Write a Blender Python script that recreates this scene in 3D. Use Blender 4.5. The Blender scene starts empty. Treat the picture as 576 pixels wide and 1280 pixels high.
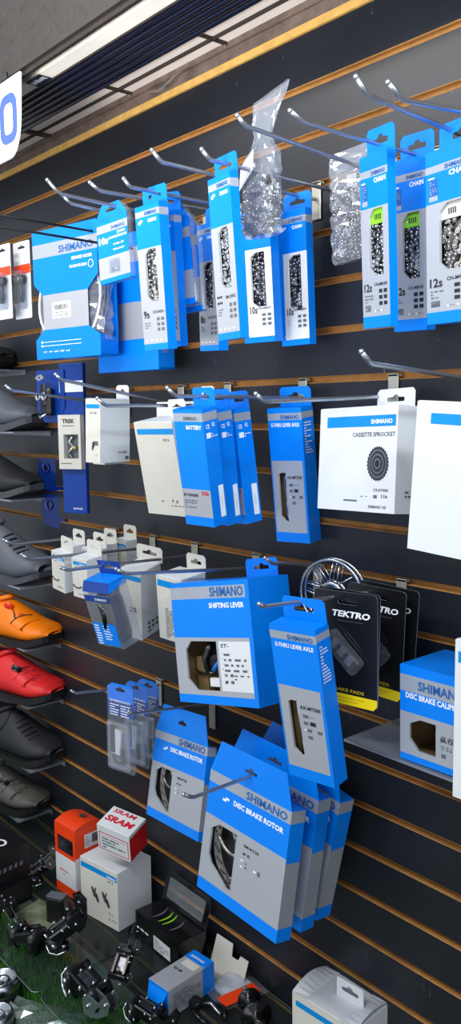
import bpy, math, random
from mathutils import Vector, Matrix, Euler
from mathutils.geometry import tessellate_polygon
C = bpy.context.scene.collection
PI = math.pi
rnd = random.Random(7)

# ------------------------------------------------------------------ camera
EYE = 1.35                      # camera height above the shop floor
DIST = 1.01066                  # camera distance from the slatwall plane (y = 0)
PITCH = 0.0762                  # groove spacing
F = 1070.0
yaw, pit, rol = 0.69924718, -0.11692389, -0.01325836
fw = Vector((-math.cos(yaw)*math.cos(pit), math.sin(yaw)*math.cos(pit), math.sin(pit)))
_r = fw.cross(Vector((0, 0, 1))).normalized(); _u = _r.cross(fw)
rt = _r*math.cos(rol) + _u*math.sin(rol)
up = -_r*math.sin(rol) + _u*math.cos(rol)
cd = bpy.data.cameras.new('camera'); cam = bpy.data.objects.new('camera', cd); C.objects.link(cam)
cd.sensor_fit = 'HORIZONTAL'; cd.sensor_width = 36.0; cd.lens = F/576*36.0
cd.clip_start = 0.02; cd.clip_end = 60
cam.matrix_world = Matrix(((rt.x, up.x, -fw.x, 0), (rt.y, up.y, -fw.y, -DIST), (rt.z, up.z, -fw.z, EYE), (0, 0, 0, 1)))
bpy.context.scene.camera = cam

# ------------------------------------------------------------------ world and lights
w = bpy.data.worlds.new('shop_air'); bpy.context.scene.world = w; w.use_nodes = True
w.node_tree.nodes['Background'].inputs[0].default_value = (0.80, 0.88, 1.0, 1)
w.node_tree.nodes['Background'].inputs[1].default_value = 0.78
def area(name, loc, target, sx, sy, power, col):
    l = bpy.data.lights.new(name, 'AREA'); l.shape = 'RECTANGLE'; l.size = sx; l.size_y = sy
    l.energy = power; l.color = col
    o = bpy.data.objects.new(name, l); C.objects.link(o); o.location = loc
    o.rotation_euler = (Vector(target)-Vector(loc)).to_track_quat('-Z', 'Y').to_euler()
    return o
area('ceiling_tube_light', (-0.25, -1.35, 2.45), (-0.75, 0, 1.6), 1.2, 0.15, 19, (0.84, 0.93, 1.0))
area('ceiling_tube_light_far', (-1.9, -1.7, 2.6), (-1.6, 0, 1.0), 1.2, 0.15, 20, (1.0, 0.96, 0.90))
area('added_front_fill', (0.6, -3.4, 1.1), (-1.4, 0, 1.7), 2.4, 1.6, 24, (0.93, 0.96, 1.0))  # unseen soft fill added behind the camera to lift wall and ceiling
area('added_ceiling_fill', (-1.0, -1.15, 1.30), (-1.25, -0.12, 1.97), 0.9, 0.25, 4.2, (1.0, 0.97, 0.93)).data.spread = math.radians(70)  # fill added below the ceiling panels, standing in for bounced shop light
area('side_tube_light', (0.12, -0.62, 1.84), (-1.0, -0.12, 1.80), 0.5, 0.08, 4, (0.82, 0.92, 1.0)).data.spread = math.radians(100)
vs = bpy.context.scene.view_settings
vs.view_transform = 'Standard'; vs.look = 'None'; vs.gamma = 1.0; vs.use_curve_mapping = False
vs.exposure = 0.0

# ------------------------------------------------------------------ materials
def lin(c):
    return tuple(((v/255)/12.92 if v/255 <= .04045 else ((v/255+.055)/1.055)**2.4) for v in c)
MATS = {}
def mat(name, col, rough=.5, metal=0.0, spec=.5, trans=0, alpha=1, noise=0, nscale=60, bump=0, bscale=200, coat=0, ior=1.45):
    m = bpy.data.materials.new(name); m.use_nodes = True
    nt = m.node_tree; b = nt.nodes['Principled BSDF']
    c = lin(col)
    b.inputs['Base Color'].default_value = (*c, 1); b.inputs['Roughness'].default_value = rough
    b.inputs['Metallic'].default_value = metal; b.inputs['Specular IOR Level'].default_value = spec
    b.inputs['Transmission Weight'].default_value = trans; b.inputs['Alpha'].default_value = alpha
    b.inputs['Coat Weight'].default_value = coat; b.inputs['IOR'].default_value = ior
    tc = nt.nodes.new('ShaderNodeTexCoord')
    if noise:
        n = nt.nodes.new('ShaderNodeTexNoise'); n.inputs['Scale'].default_value = nscale; n.inputs['Detail'].default_value = 5
        nt.links.new(tc.outputs['Object'], n.inputs['Vector'])
        r = nt.nodes.new('ShaderNodeValToRGB')
        r.color_ramp.elements[0].position = .3; r.color_ramp.elements[1].position = .7
        r.color_ramp.elements[0].color = (*[max(0, v*(1-noise)) for v in c], 1)
        r.color_ramp.elements[1].color = (*[min(1, v*(1+noise)) for v in c], 1)
        nt.links.new(n.outputs['Fac'], r.inputs['Fac']); nt.links.new(r.outputs['Color'], b.inputs['Base Color'])
    if bump:
        n2 = nt.nodes.new('ShaderNodeTexNoise'); n2.inputs['Scale'].default_value = bscale; n2.inputs['Detail'].default_value = 3
        nt.links.new(tc.outputs['Object'], n2.inputs['Vector'])
        bp = nt.nodes.new('ShaderNodeBump'); bp.inputs['Strength'].default_value = bump; bp.inputs['Distance'].default_value = .002
        nt.links.new(n2.outputs['Fac'], bp.inputs['Height']); nt.links.new(bp.outputs['Normal'], b.inputs['Normal'])
    MATS[name] = m
    return m
mat('blue', (0, 124, 230), .36, noise=.04, nscale=9, bump=.12, bscale=25, spec=.3)
mat('blue_deep', (6, 56, 142), .3, noise=.05)
mat('blue_print', (0, 105, 185), .4)
mat('cyanband', (0, 134, 205), .35)
mat('silver', (172, 175, 182), .33, metal=.25, bump=.05, bscale=25)
mat('silver2', (158, 162, 170), .35, metal=.25)
mat('stripe', (166, 172, 182), .33, metal=.25)
mat('white_card', (214, 216, 217), .5, noise=.02, nscale=20, bump=.1, bscale=40)
mat('cream_card', (205, 201, 190), .55, noise=.02, nscale=20)
mat('ink', (30, 32, 38), .5)
mat('ink_soft', (92, 96, 104), .5)
mat('ink_blue', (28, 92, 165), .4)
mat('ink_white', (236, 240, 245), .4)
mat('ink_red', (205, 30, 50), .4)
mat('ink_yellow', (190, 160, 20), .5)
mat('yellow', (244, 214, 10), .4)
mat('green', (130, 205, 30), .4)
mat('card_inside', (122, 98, 62), .8, noise=.1, nscale=40)
mat('dark_inside', (52, 51, 54), .8)
mat('black_card', (17, 18, 21), .3, spec=.5)
mat('black_gloss', (12, 12, 14), .12, spec=.6, noise=.3, nscale=30)
mat('black_plastic', (20, 20, 22), .28, spec=.55)
mat('black_rubber', (24, 24, 26), .6)
mat('steel', (176, 178, 182), .22, metal=1)
mat('chain_steel', (150, 146, 140), .28, metal=.9, noise=.25, nscale=90)
mat('chain_dark', (112, 112, 118), .32, metal=.9, noise=.35, nscale=90)
mat('chrome', (205, 207, 212), .16, metal=1)
mat('zinc', (176, 180, 188), .3, metal=.9)
mat('hook_black', (34, 34, 36), .35, metal=.4)
mat('plate_metal', (190, 186, 172), .42, metal=.6)
mat('orange_box', (236, 66, 22), .3)
mat('red', (214, 24, 34), .35)
mat('shoe_orange', (250, 128, 4), .42, bump=.05, bscale=90)
mat('shoe_red', (222, 40, 42), .45, bump=.08, bscale=150)
mat('shoe_black', (34, 35, 39), .6, bump=.15, bscale=260)
mat('shoe_grey', (92, 96, 104), .5, bump=.1, bscale=220)
mat('shoe_olive', (84, 82, 76), .5, bump=.1, bscale=160)
mat('sole_black', (20, 20, 21), .6, bump=.2, bscale=120)
mat('sole_grey', (70, 72, 76), .6)
mat('sole_white', (225, 226, 228), .5)
mat('neon', (205, 225, 20), .5)
mat('sign_white', (236, 230, 222), .5, noise=.03, nscale=8)
mat('sign_blue', (70, 98, 178), .5)
mat('sign_dark', (28, 40, 62), .5)
mat('tube_navy', (5, 12, 36), .2, spec=.6)
mat('rust_steel', (112, 96, 88), .6, metal=.25, noise=.35, nscale=26, bump=.3, bscale=60)
mat('dark_steel', (52, 44, 42), .6, metal=.2, noise=.2, nscale=30)
mat('ceiling_panel', (240, 231, 224), .7, noise=.03, nscale=12)
mat('pale_rail', (248, 243, 232), .5, noise=.08, nscale=10)
mat('tread', (60, 55, 52), .5, metal=.2, noise=.08, nscale=18)
mat('mdf', (172, 122, 64), .6, noise=.16, nscale=45)
mat('board_edge', (198, 156, 84), .65, noise=.14, nscale=60)
mat('concrete', (176, 174, 170), .6, noise=.15, nscale=10)
mat('turf_base', (40, 78, 28), .9, noise=.3, nscale=120)
mat('grass', (84, 156, 44), .7, noise=.35, nscale=60)
mat('gold', (196, 168, 60), .3, metal=.7)
mat('paper', (228, 228, 226), .6)
mat('blue_glass', (10, 60, 140), .15, alpha=.45)
def clear_mat(name, tint, alpha, rough=.06, refl=.045, dif=(225, 230, 240), graze=.62):
    """thin clear plastic: mostly see-through with a glossy surface"""
    m = bpy.data.materials.new(name); m.use_nodes = True; nt = m.node_tree
    nt.nodes.remove(nt.nodes['Principled BSDF']); out = nt.nodes['Material Output']
    t = nt.nodes.new('ShaderNodeBsdfTransparent'); t.inputs[0].default_value = (*lin(tint), 1)
    g = nt.nodes.new('ShaderNodeBsdfGlossy'); g.inputs['Roughness'].default_value = rough
    d = nt.nodes.new('ShaderNodeBsdfDiffuse'); d.inputs[0].default_value = (*lin(dif), 1)
    lw = nt.nodes.new('ShaderNodeLayerWeight'); lw.inputs[0].default_value = .5
    pw = nt.nodes.new('ShaderNodeMath'); pw.operation = 'POWER'; pw.inputs[1].default_value = 4.5
    nt.links.new(lw.outputs['Facing'], pw.inputs[0])
    fr = nt.nodes.new('ShaderNodeMath'); fr.operation = 'MULTIPLY_ADD'; fr.inputs[1].default_value = graze; fr.inputs[2].default_value = refl
    nt.links.new(pw.outputs[0], fr.inputs[0])
    a = nt.nodes.new('ShaderNodeMixShader'); b = nt.nodes.new('ShaderNodeMixShader')
    a.inputs[0].default_value = alpha
    nt.links.new(t.outputs[0], a.inputs[1]); nt.links.new(d.outputs[0], a.inputs[2])
    nt.links.new(fr.outputs[0], b.inputs[0]); nt.links.new(a.outputs[0], b.inputs[1]); nt.links.new(g.outputs[0], b.inputs[2])
    nt.links.new(b.outputs[0], out.inputs[0])
    MATS[name] = m
clear_mat('clear', (240, 243, 248), .06)
clear_mat('clear_bag', (240, 243, 250), .13, .16, .13)
clear_mat('clear_shelf', (195, 200, 204), .20, .1)
clear_mat('clear_glass', (216, 228, 222), .012, .03, .03, graze=.3)
clear_mat('clear_blue', (90, 130, 190), .45, .1, .05, (6, 52, 140))
# slatwall laminate: near black with faint scuffs and scratches
def laminate():
    m = mat('laminate', (30, 32, 38), .36, spec=.45, noise=.12, nscale=7)
    nt = m.node_tree; b = nt.nodes['Principled BSDF']; tc = nt.nodes.new('ShaderNodeTexCoord')
    mp = nt.nodes.new('ShaderNodeMapping'); mp.inputs['Scale'].default_value = (34, 1, 12); mp.inputs['Rotation'].default_value = (0, .6, 0)
    n = nt.nodes.new('ShaderNodeTexNoise'); n.inputs['Scale'].default_value = 2.6; n.inputs['Detail'].default_value = 4; n.inputs['Distortion'].default_value = 2.2
    nt.links.new(tc.outputs['Object'], mp.inputs['Vector']); nt.links.new(mp.outputs['Vector'], n.inputs['Vector'])
    r = nt.nodes.new('ShaderNodeValToRGB'); e = r.color_ramp.elements
    e[0].position = .70; e[0].color = (0, 0, 0, 1); e[1].position = .78; e[1].color = (.6, .6, .6, 1)
    nt.links.new(n.outputs['Fac'], r.inputs['Fac'])
    mx = nt.nodes.new('ShaderNodeMix'); mx.data_type = 'RGBA'; mx.inputs[7].default_value = (.22, .23, .26, 1)
    src = b.inputs['Base Color'].links[0].from_socket
    nt.links.new(r.outputs['Color'], mx.inputs[0]); nt.links.new(src, mx.inputs[6]); nt.links.new(mx.outputs[2], b.inputs['Base Color'])
laminate()

# ------------------------------------------------------------------ mesh builder
class MB:
    def __init__(s): s.v = []; s.f = []; s.m = []; s.slots = []; s.sm = []
    def mi(s, name):
        if name not in s.slots: s.slots.append(name)
        return s.slots.index(name)
    def add(s, verts, faces, m, smooth=False, T=None):
        k = len(s.v)
        s.v += [tuple(T @ Vector(p)) if T is not None else tuple(p) for p in verts]
        i = s.mi(m)
        for f in faces: s.f.append([a+k for a in f]); s.m.append(i); s.sm.append(smooth)
    def quad(s, a, b, c, d, m): s.add([a, b, c, d], [(0, 1, 2, 3)], m)
    def box(s, x0, x1, y0, y1, z0, z1, m, T=None, bev=0):
        if bev:
            b = min(bev, (x1-x0)*.45, (y1-y0)*.45, (z1-z0)*.45)
            # chamfered box: three nested rings
            def ring(z, i): return [(x0+i, y0, z), (x1-i, y0, z), (x1, y0+i, z), (x1, y1-i, z), (x1-i, y1, z), (x0+i, y1, z), (x0, y1-i, z), (x0, y0+i, z)]
            def inner(z): return [(x0+b, y0+b*.4, z), (x1-b, y0+b*.4, z), (x1-b*.4, y0+b, z), (x1-b*.4, y1-b, z), (x1-b, y1-b*.4, z), (x0+b, y1-b*.4, z), (x0+b*.4, y1-b, z), (x0+b*.4, y0+b, z)]
            v = inner(z0)+ring(z0+b, b)+ring(z1-b, b)+inner(z1); f = []
            for r in range(3):
                for j in range(8): f.append((r*8+j, r*8+(j+1) % 8, r*8+8+(j+1) % 8, r*8+8+j))
            f.append(tuple(range(7, -1, -1))); f.append(tuple(range(24, 32)))
            s.add(v, f, m, T=T); return
        v = [(x0, y0, z0), (x1, y0, z0), (x1, y1, z0), (x0, y1, z0), (x0, y0, z1), (x1, y0, z1), (x1, y1, z1), (x0, y1, z1)]
        s.add(v, [(0, 3, 2, 1), (4, 5, 6, 7), (0, 1, 5, 4), (1, 2, 6, 5), (2, 3, 7, 6), (3, 0, 4, 7)], m, T=T)
    def tube(s, path, r, m, seg=8, cap=True, T=None, closed=False):
        P = [Vector(p) for p in path]; n = len(P); vs_ = []; fs = []
        rr = r if isinstance(r, (list, tuple)) else [r]*n
        ref = None
        for i, p in enumerate(P):
            if closed: t = (P[(i+1) % n]-P[i-1])
            else: t = (P[min(i+1, n-1)]-P[max(i-1, 0)])
            t.normalize()
            if ref is None:
                ref = Vector((0, 0, 1)) if abs(t.z) < .9 else Vector((1, 0, 0))
            a = (ref - t*ref.dot(t)).normalized(); b = t.cross(a); ref = a
            for j in range(seg):
                q = 2*PI*j/seg; vs_.append(p+(a*math.cos(q)+b*math.sin(q))*rr[i])
        for i in range(n if closed else n-1):
            i2 = (i+1) % n
            for j in range(seg): fs.append((i*seg+j, i*seg+(j+1) % seg, i2*seg+(j+1) % seg, i2*seg+j))
        if cap and not closed:
            fs.append(tuple(range(seg-1, -1, -1))); fs.append(tuple((n-1)*seg+j for j in range(seg)))
        s.add(vs_, fs, m, True, T)
    def lathe(s, prof, m, seg=32, T=None, smooth=True, closed=False):
        """prof: (radius, y) pairs turned about the local y axis"""
        v = []; f = []; n = len(prof)
        for k in range(seg):
            a = 2*PI*k/seg
            for (r, y) in prof: v.append((r*math.cos(a), y, r*math.sin(a)))
        for k in range(seg):
            k2 = (k+1) % seg
            for i in range(n if closed else n-1): f.append((k*n+i, k*n+(i+1) % n, k2*n+(i+1) % n, k2*n+i))
        s.add(v, f, m, smooth, T)
    def plate(s, outer, holes, y0, y1, m, T=None, rim=None, back=None):
        """flat sheet in the local xz plane between y0 (front) and y1, with holes"""
        loops = [outer]+list(holes); pts = [p for l in loops for p in l]
        tri = tessellate_polygon([[Vector((p[0], p[1], 0)) for p in l] for l in loops])
        n = len(pts)
        s.add([(x, y0, z) for x, z in pts], [tuple(t) for t in tri], m, T=T)
        if y1 is not None:
            s.add([(x, y1, z) for x, z in pts], [tuple(t) for t in tri], back or m, T=T)
            for l in loops:
                k = len(l); v = [(x, y0, z) for x, z in l]+[(x, y1, z) for x, z in l]
                s.add(v, [(i, (i+1) % k, k+(i+1) % k, k+i) for i in range(k)], rim or m, T=T)
    def sphere(s, c, r, m, T=None, seg=12, rings=8, sc=(1, 1, 1)):
        v = []; f = []
        for i in range(rings+1):
            a = PI*i/rings
            for j in range(seg):
                b = 2*PI*j/seg
                v.append((c[0]+r*sc[0]*math.sin(a)*math.cos(b), c[1]+r*sc[1]*math.sin(a)*math.sin(b), c[2]+r*sc[2]*math.cos(a)))
        for i in range(rings):
            for j in range(seg): f.append((i*seg+j, i*seg+(j+1) % seg, (i+1)*seg+(j+1) % seg, (i+1)*seg+j))
        s.add(v, f, m, True, T)
    def build(s, name, parent=None, bevel=0):
        me = bpy.data.meshes.new(name); me.from_pydata(s.v, [], s.f)
        for n in s.slots: me.materials.append(MATS[n])
        me.polygons.foreach_set('material_index', s.m); me.polygons.foreach_set('use_smooth', s.sm)
        me.update()
        o = bpy.data.objects.new(name, me); C.objects.link(o)
        if parent is not None: o.parent = parent
        if bevel:
            b = o.modifiers.new('bevel', 'BEVEL'); b.width = bevel; b.segments = 2; b.limit_method = 'ANGLE'
        return o
def thing(name, label, cat, loc=(0, 0, 0), rot=(0, 0, 0), group=None):
    o = bpy.data.objects.new(name, None); C.objects.link(o); o.empty_display_size = .02
    o.location = loc; o.rotation_euler = [math.radians(a) for a in rot]
    o['label'] = label; o['category'] = cat
    if group: o['group'] = group
    return o
def tag(o, label, cat, group=None):
    o['label'] = label; o['category'] = cat
    if group: o['group'] = group
    return o
def struct(o): o['kind'] = 'structure'; return o
def circ(cx, cz, r, n=20, rz=None, a0=0): return [(cx+r*math.cos(a0+2*PI*i/n), cz+(rz or r)*math.sin(a0+2*PI*i/n)) for i in range(n)]
def rrect(x0, x1, z0, z1, r, n=4):
    o = []
    for cx, cz, a in ((x1-r, z1-r, 0), (x0+r, z1-r, 90), (x0+r, z0+r, 180), (x1-r, z0+r, 270)):
        for i in range(n+1):
            t = math.radians(a+90*i/n); o.append((cx+r*math.cos(t), cz+r*math.sin(t)))
    return o
def slot_hole(cx, cz, w=.03, h=.007):
    """hang hole: a slot with a round bump in the middle"""
    r = h*.5; p = [(cx-w/2+r*.3, cz-r), (cx+w/2-r*.3, cz-r), (cx+w/2, cz), (cx+w/2-r*.3, cz+r*.8), (cx+r*1.6, cz+r), (cx+r, cz+r*2), (cx-r, cz+r*2), (cx-r*1.6, cz+r), (cx-w/2+r*.3, cz+r*.8), (cx-w/2, cz)]
    return p
# ---- lettering
_tc = {}
def text_tris(txt, bold=0.0):
    k = (txt, bold)
    if k not in _tc:
        cu = bpy.data.curves.new('t', 'FONT'); cu.body = txt; cu.size = 1; cu.resolution_u = 2; cu.offset = bold
        o = bpy.data.objects.new('t', cu); C.objects.link(o)
        dg = bpy.context.evaluated_depsgraph_get(); dg.update()
        me = bpy.data.meshes.new_from_object(o.evaluated_get(dg))
        v = [(p.co.x, p.co.y) for p in me.vertices]; f = [tuple(p.vertices) for p in me.polygons]
        bpy.data.objects.remove(o); bpy.data.meshes.remove(me)
        xs = [p[0] for p in v]; ys = [p[1] for p in v]
        x0, x1, y0, y1 = min(xs), max(xs), min(ys), max(ys)
        _tc[k] = ([((x-x0)/(x1-x0), (y-y0)/(y1-y0)) for x, y in v], f, (x1-x0)/(y1-y0))
    return _tc[k]
def put_text(mb, txt, fn, h, wdt, m, bold=.012, shear=0):
    """fn maps local (x, y) metres on the face to a 3-D point"""
    v, f, asp = text_tris(txt, bold)
    if wdt is None: wdt = h*asp
    mb.add([fn(x*wdt+shear*y*h, y*h) for x, y in v], f, m)

# ------------------------------------------------------------------ chain and other box contents
def link_outline(L, W, n=5):
    """figure-eight side plate of a chain link"""
    p = []
    for i in range(n): a = -PI/2+PI*i/(n-1); p.append((L/2-W/2+W/2*math.cos(a), W/2*math.sin(a)))
    p.append((0, W*.3))
    for i in range(n): a = PI/2+PI*i/(n-1); p.append((-L/2+W/2+W/2*math.cos(a), W/2*math.sin(a)))
    p.append((0, -W*.3))
    return p
def chain_fill(mb, x0, x1, z0, z1, y0, y1, m, seed=1, step=.0088):
    """a coiled-up chain: strands of link plates with pins, packed into a box-shaped space"""
    r = random.Random(seed); nx = max(2, int((x1-x0)/step))
    sx = (x1-x0)/nx
    for i in range(nx):
        z = z0+r.random()*.004; k = 0
        while z < z1-.004:
            cx = x0+(i+.5)*sx+r.uniform(-.0012, .0012)
            y = y0+r.uniform(0, (y1-y0)*.4)+(.0016 if k % 2 else 0)
            tilt = r.uniform(-.5, .5)+(1.57 if r.random() > .12 else .3)
            T = Matrix.Translation((cx, y, z+.005)) @ Euler((r.uniform(-.35, .35), -tilt, r.uniform(-.45, .45))).to_matrix().to_4x4()
            o = link_outline(.0128, .0076)
            mb.plate(o, [], 0, .0011, m, T=T)
            mb.plate(o, [], .0045, .0056, m, T=T)
            for s_ in (-1, 1):
                mb.lathe([(0, -.0006), (.0017, -.0006), (.0017, .0062)], 'chrome', 6, T=T @ Matrix.Translation((s_*.0027, 0, 0)))
            z += .0074; k += 1
def rotor_mesh(mb, R, y, m, cx=0, cz=0, seg=90):
    """brake rotor: pierced track ring, swept arms, inner carrier"""
    T = Matrix.Translation((cx, y, cz)); th = .0018
    rings = [R, R*.955, R*.91, R*.865, R*.82, R*.78]
    for i in range(seg):
        a0, a1 = 2*PI*i/seg, 2*PI*(i+1)/seg
        for k in range(5):
            if (k == 1 and i % 4 == 0) or (k == 2 and i % 4 == 1) or (k == 3 and i % 4 == 2): continue
            v = []
            for yy in (0, th):
                for (r_, a) in ((rings[k], a0), (rings[k], a1), (rings[k+1], a1), (rings[k+1], a0)): v.append((r_*math.cos(a), yy, r_*math.sin(a)))
            mb.add(v, [(0, 1, 2, 3), (7, 6, 5, 4), (0, 4, 5, 1), (2, 6, 7, 3)], m, T=T)
    for i in range(6):
        a = 2*PI*i/6; pts = []
        for t in range(7):
            q = t/6; r_ = R*.85*(1-q)+R*.3*q; an = a+.75*q
            pts.append((r_*math.cos(an), th/2, r_*math.sin(an)))
        mb.tube(pts, R*.05, m, 6, T=T)
    mb.lathe([(R*.32, 0), (R*.32, th), (R*.2, th), (R*.2, 0)], m, 24, T=T, closed=True)

# ------------------------------------------------------------------ the printed carton
def carton(name, label, cat, P, A, S, bands, side=None, group=None, win=None, content=None, tab=None, texts=(), patches=(), prints=(),
           back='blue', top='blue', inside='card_inside', bottom=None, tab_at='back', skew=0):
    """P: top centre of the front face, A: yaw/pitch/roll in degrees, S: width, height, depth."""
    w_, h_, d_ = S
    root = thing(name, label, cat, (P[0], P[1], P[2]+EYE), (A[1], A[2], A[0]), group)
    mb = MB(); X = lambda u: -w_/2+u*w_; Z = lambda v: -v*h_
    for (v0, v1, m) in bands:
        rect = [(X(0), Z(v1)), (X(1), Z(v1)), (X(1), Z(v0)), (X(0), Z(v0))]
        if win and v0-1e-6 <= min(p[1] for p in win) and max(p[1] for p in win) <= v1+1e-6:
            hole = [(X(u), Z(v)) for u, v in win]
            mb.plate(rect, [hole], 0, None, m)
            k = len(hole); dp = .0035
            mb.add([(x, 0, z) for x, z in hole]+[(x, dp, z) for x, z in hole], [(i, (i+1) % k, k+(i+1) % k, k+i) for i in range(k)], m)
        else: mb.plate(rect, [], 0, None, m)
    for sx, sgn in ((w_/2, 1), (-w_/2, -1)):
        for (v0, v1, m) in (side or [(0, 1, 'blue')]):
            mb.quad((sx, 0, Z(v1)), (sx, d_, Z(v1)), (sx, d_, Z(v0)), (sx, 0, Z(v0)), m)
    mb.quad((-w_/2, d_, -h_), (-w_/2, d_, 0), (w_/2, d_, 0), (w_/2, d_, -h_), back)
    mb.quad((-w_/2, 0, 0), (w_/2, 0, 0), (w_/2, d_, 0), (-w_/2, d_, 0), top)
    mb.quad((-w_/2, 0, -h_), (-w_/2, d_, -h_), (w_/2, d_, -h_), (w_/2, 0, -h_), bottom or top)
    # closing flap edge on the top panel
    mb.box(-w_/2+.001, w_/2-.001, .0015, d_*.92, 0, .0007, top)
    if win:
        e = .0012
        a, b = -w_/2+e, w_/2-e
        mb.add([(a, e, -h_+e), (b, e, -h_+e), (b, d_-e, -h_+e), (a, d_-e, -h_+e), (a, e, -e), (b, e, -e), (b, d_-e, -e), (a, d_-e, -e)],
               [(0, 1, 2, 3), (4, 7, 6, 5), (1, 5, 6, 2), (2, 6, 7, 3), (3, 7, 4, 0)], inside)
    mb.build('carton_body', root)
    if win and content: content(root, w_, h_, d_, [(X(u), Z(v)) for u, v in win])
    if tab:
        u0, u1, th, m = tab[:4]
        yb = d_-.0009 if tab_at == 'back' else 0
        c = .15*th; x0, x1 = X(u0), X(u1); t = MB()
        t.plate([(x0, 0), (x1, 0), (x1, th-c), (x1-c, th), (x0+c, th), (x0, th-c)],
                [slot_hole((x0+x1)/2, th*.5, min(.034, (x1-x0)*.55), th*.22)], yb, yb+.0009, m)
        t.build('hang_tab', root)
    def facefn(face, u, v, eps):
        if face == 'F': return lambda x, y: (X(u)+x, -eps, Z(v)+y)
        if face == 'R': return lambda x, y: (w_/2+eps, u*d_+x, Z(v)+y)
        if face == 'T': return lambda x, y: (X(u)+x, (1-v)*d_+y, .0007+eps)
    small_q = []
    for (face, u0, u1, v0, v1, m) in patches:
        if face == 'F': q = [(X(u0), -.0003, Z(v1)), (X(u1), -.0003, Z(v1)), (X(u1), -.0003, Z(v0)), (X(u0), -.0003, Z(v0))]
        elif face == 'R': q = [(w_/2+.0003, u0*d_, Z(v1)), (w_/2+.0003, u1*d_, Z(v1)), (w_/2+.0003, u1*d_, Z(v0)), (w_/2+.0003, u0*d_, Z(v0))]
        else: q = [(X(u0), (1-v1)*d_, .001), (X(u1), (1-v1)*d_, .001), (X(u1), (1-v0)*d_, .001), (X(u0), (1-v0)*d_, .001)]
        if abs((u1-u0)*(v1-v0))*(d_ if face == 'R' else w_)*(d_ if face == 'T' else h_) > 1.5e-4:
            pm = MB(); pm.add(q, [(0, 1, 2, 3)], m); pm.build('printed_panel', root)
        else: small_q.append((q, m))
    for t in texts:
        tm = MB()
        face, s_, u, v, hh, ww, m = t[:7]
        put_text(tm, s_, facefn(face, u, v, .0006), hh, ww, m, t[7] if len(t) > 7 else .02, t[8] if len(t) > 8 else 0)
        tm.build('lettering', root)
    groups = []
    for q, m in small_q:
        c = sum((Vector(p) for p in q), Vector())/4
        for g in groups:
            if any((c-cc).length < .011 for cc in g[0]): g[0].append(c); g[1].append((q, m)); break
        else: groups.append(([c], [(q, m)]))
    for _, qs in groups:
        im = MB()
        for q, m in qs: im.add(q, [(0, 1, 2, 3)], m)
        im.build('printed_icons', root)
    r = random.Random(int(abs(P[0])*1e4))
    for (face, u0, u1, v0, v1, n, m) in prints:
        tm = MB()       # rows of print too small to read
        for k in range(n):
            v = v0+(v1-v0)*(k+.5)/n; hh = (v1-v0)/n*.42; u = u0
            while u < u1-.02:
                L = r.uniform(.04, .16)*(u1-u0)*2; ue = min(u1, u+L)
                fn = facefn(face, 0, 0, .0006)
                sc = w_ if face != 'R' else d_
                q = [fn(a*sc, -b*h_) for a, b in ((u, v+hh/2), (ue, v+hh/2), (ue, v-hh/2), (u, v-hh/2))]
                tm.add(q, [(0, 1, 2, 3)], m); u = ue+.02+r.random()*.02
                if r.random() < .25: break
        tm.build('fine_print', root)
    return root

# ================================================================== THE SETTING
def groove_z(k): return EYE+0.58243-k*PITCH
# slatwall: one profile with T-grooves extruded along x
def slatwall():
    prof = [(0.0, groove_z(0)+.004)]; ms = []
    def to(y, z, m): prof.append((y, z)); ms.append(m)
    for k in range(1, 26):
        z = groove_z(k)
        if k in (): continue
        to(0, z+.0052, 'laminate'); to(.0012, z+.0042, 'mdf'); to(.006, z+.0042, 'mdf'); to(.006, z+.011, 'mdf'); to(.0125, z+.011, 'mdf')
        to(.0125, z-.0045, 'mdf'); to(.0012, z-.0045, 'mdf'); to(0, z-.0055, 'mdf')
    to(0, 0.0, 'laminate'); to(.022, 0, 'mdf'); to(.022, groove_z(0)+.004, 'mdf')
    mb = MB(); x0, x1 = -3.6, .9
    for i, m in enumerate(ms):
        (y0, z0), (y1, z1) = prof[i], prof[i+1]
        mb.quad((x0, y0, z0), (x1, y0, z0), (x1, y1, z1), (x0, y1, z1), m)
    mb.quad((x0, 0, prof[0][1]), (x0, .022, prof[0][1]), (x1, .022, prof[0][1]), (x1, 0, prof[0][1]), 'mdf')
    struct(mb.build('wall_back'))
    t = MB(); t.box(x0, x1, -.004, .024, groove_z(0)+.0045, groove_z(0)+.0175, 'board_edge')
    struct(t.build('trim_1'))
slatwall()
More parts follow.
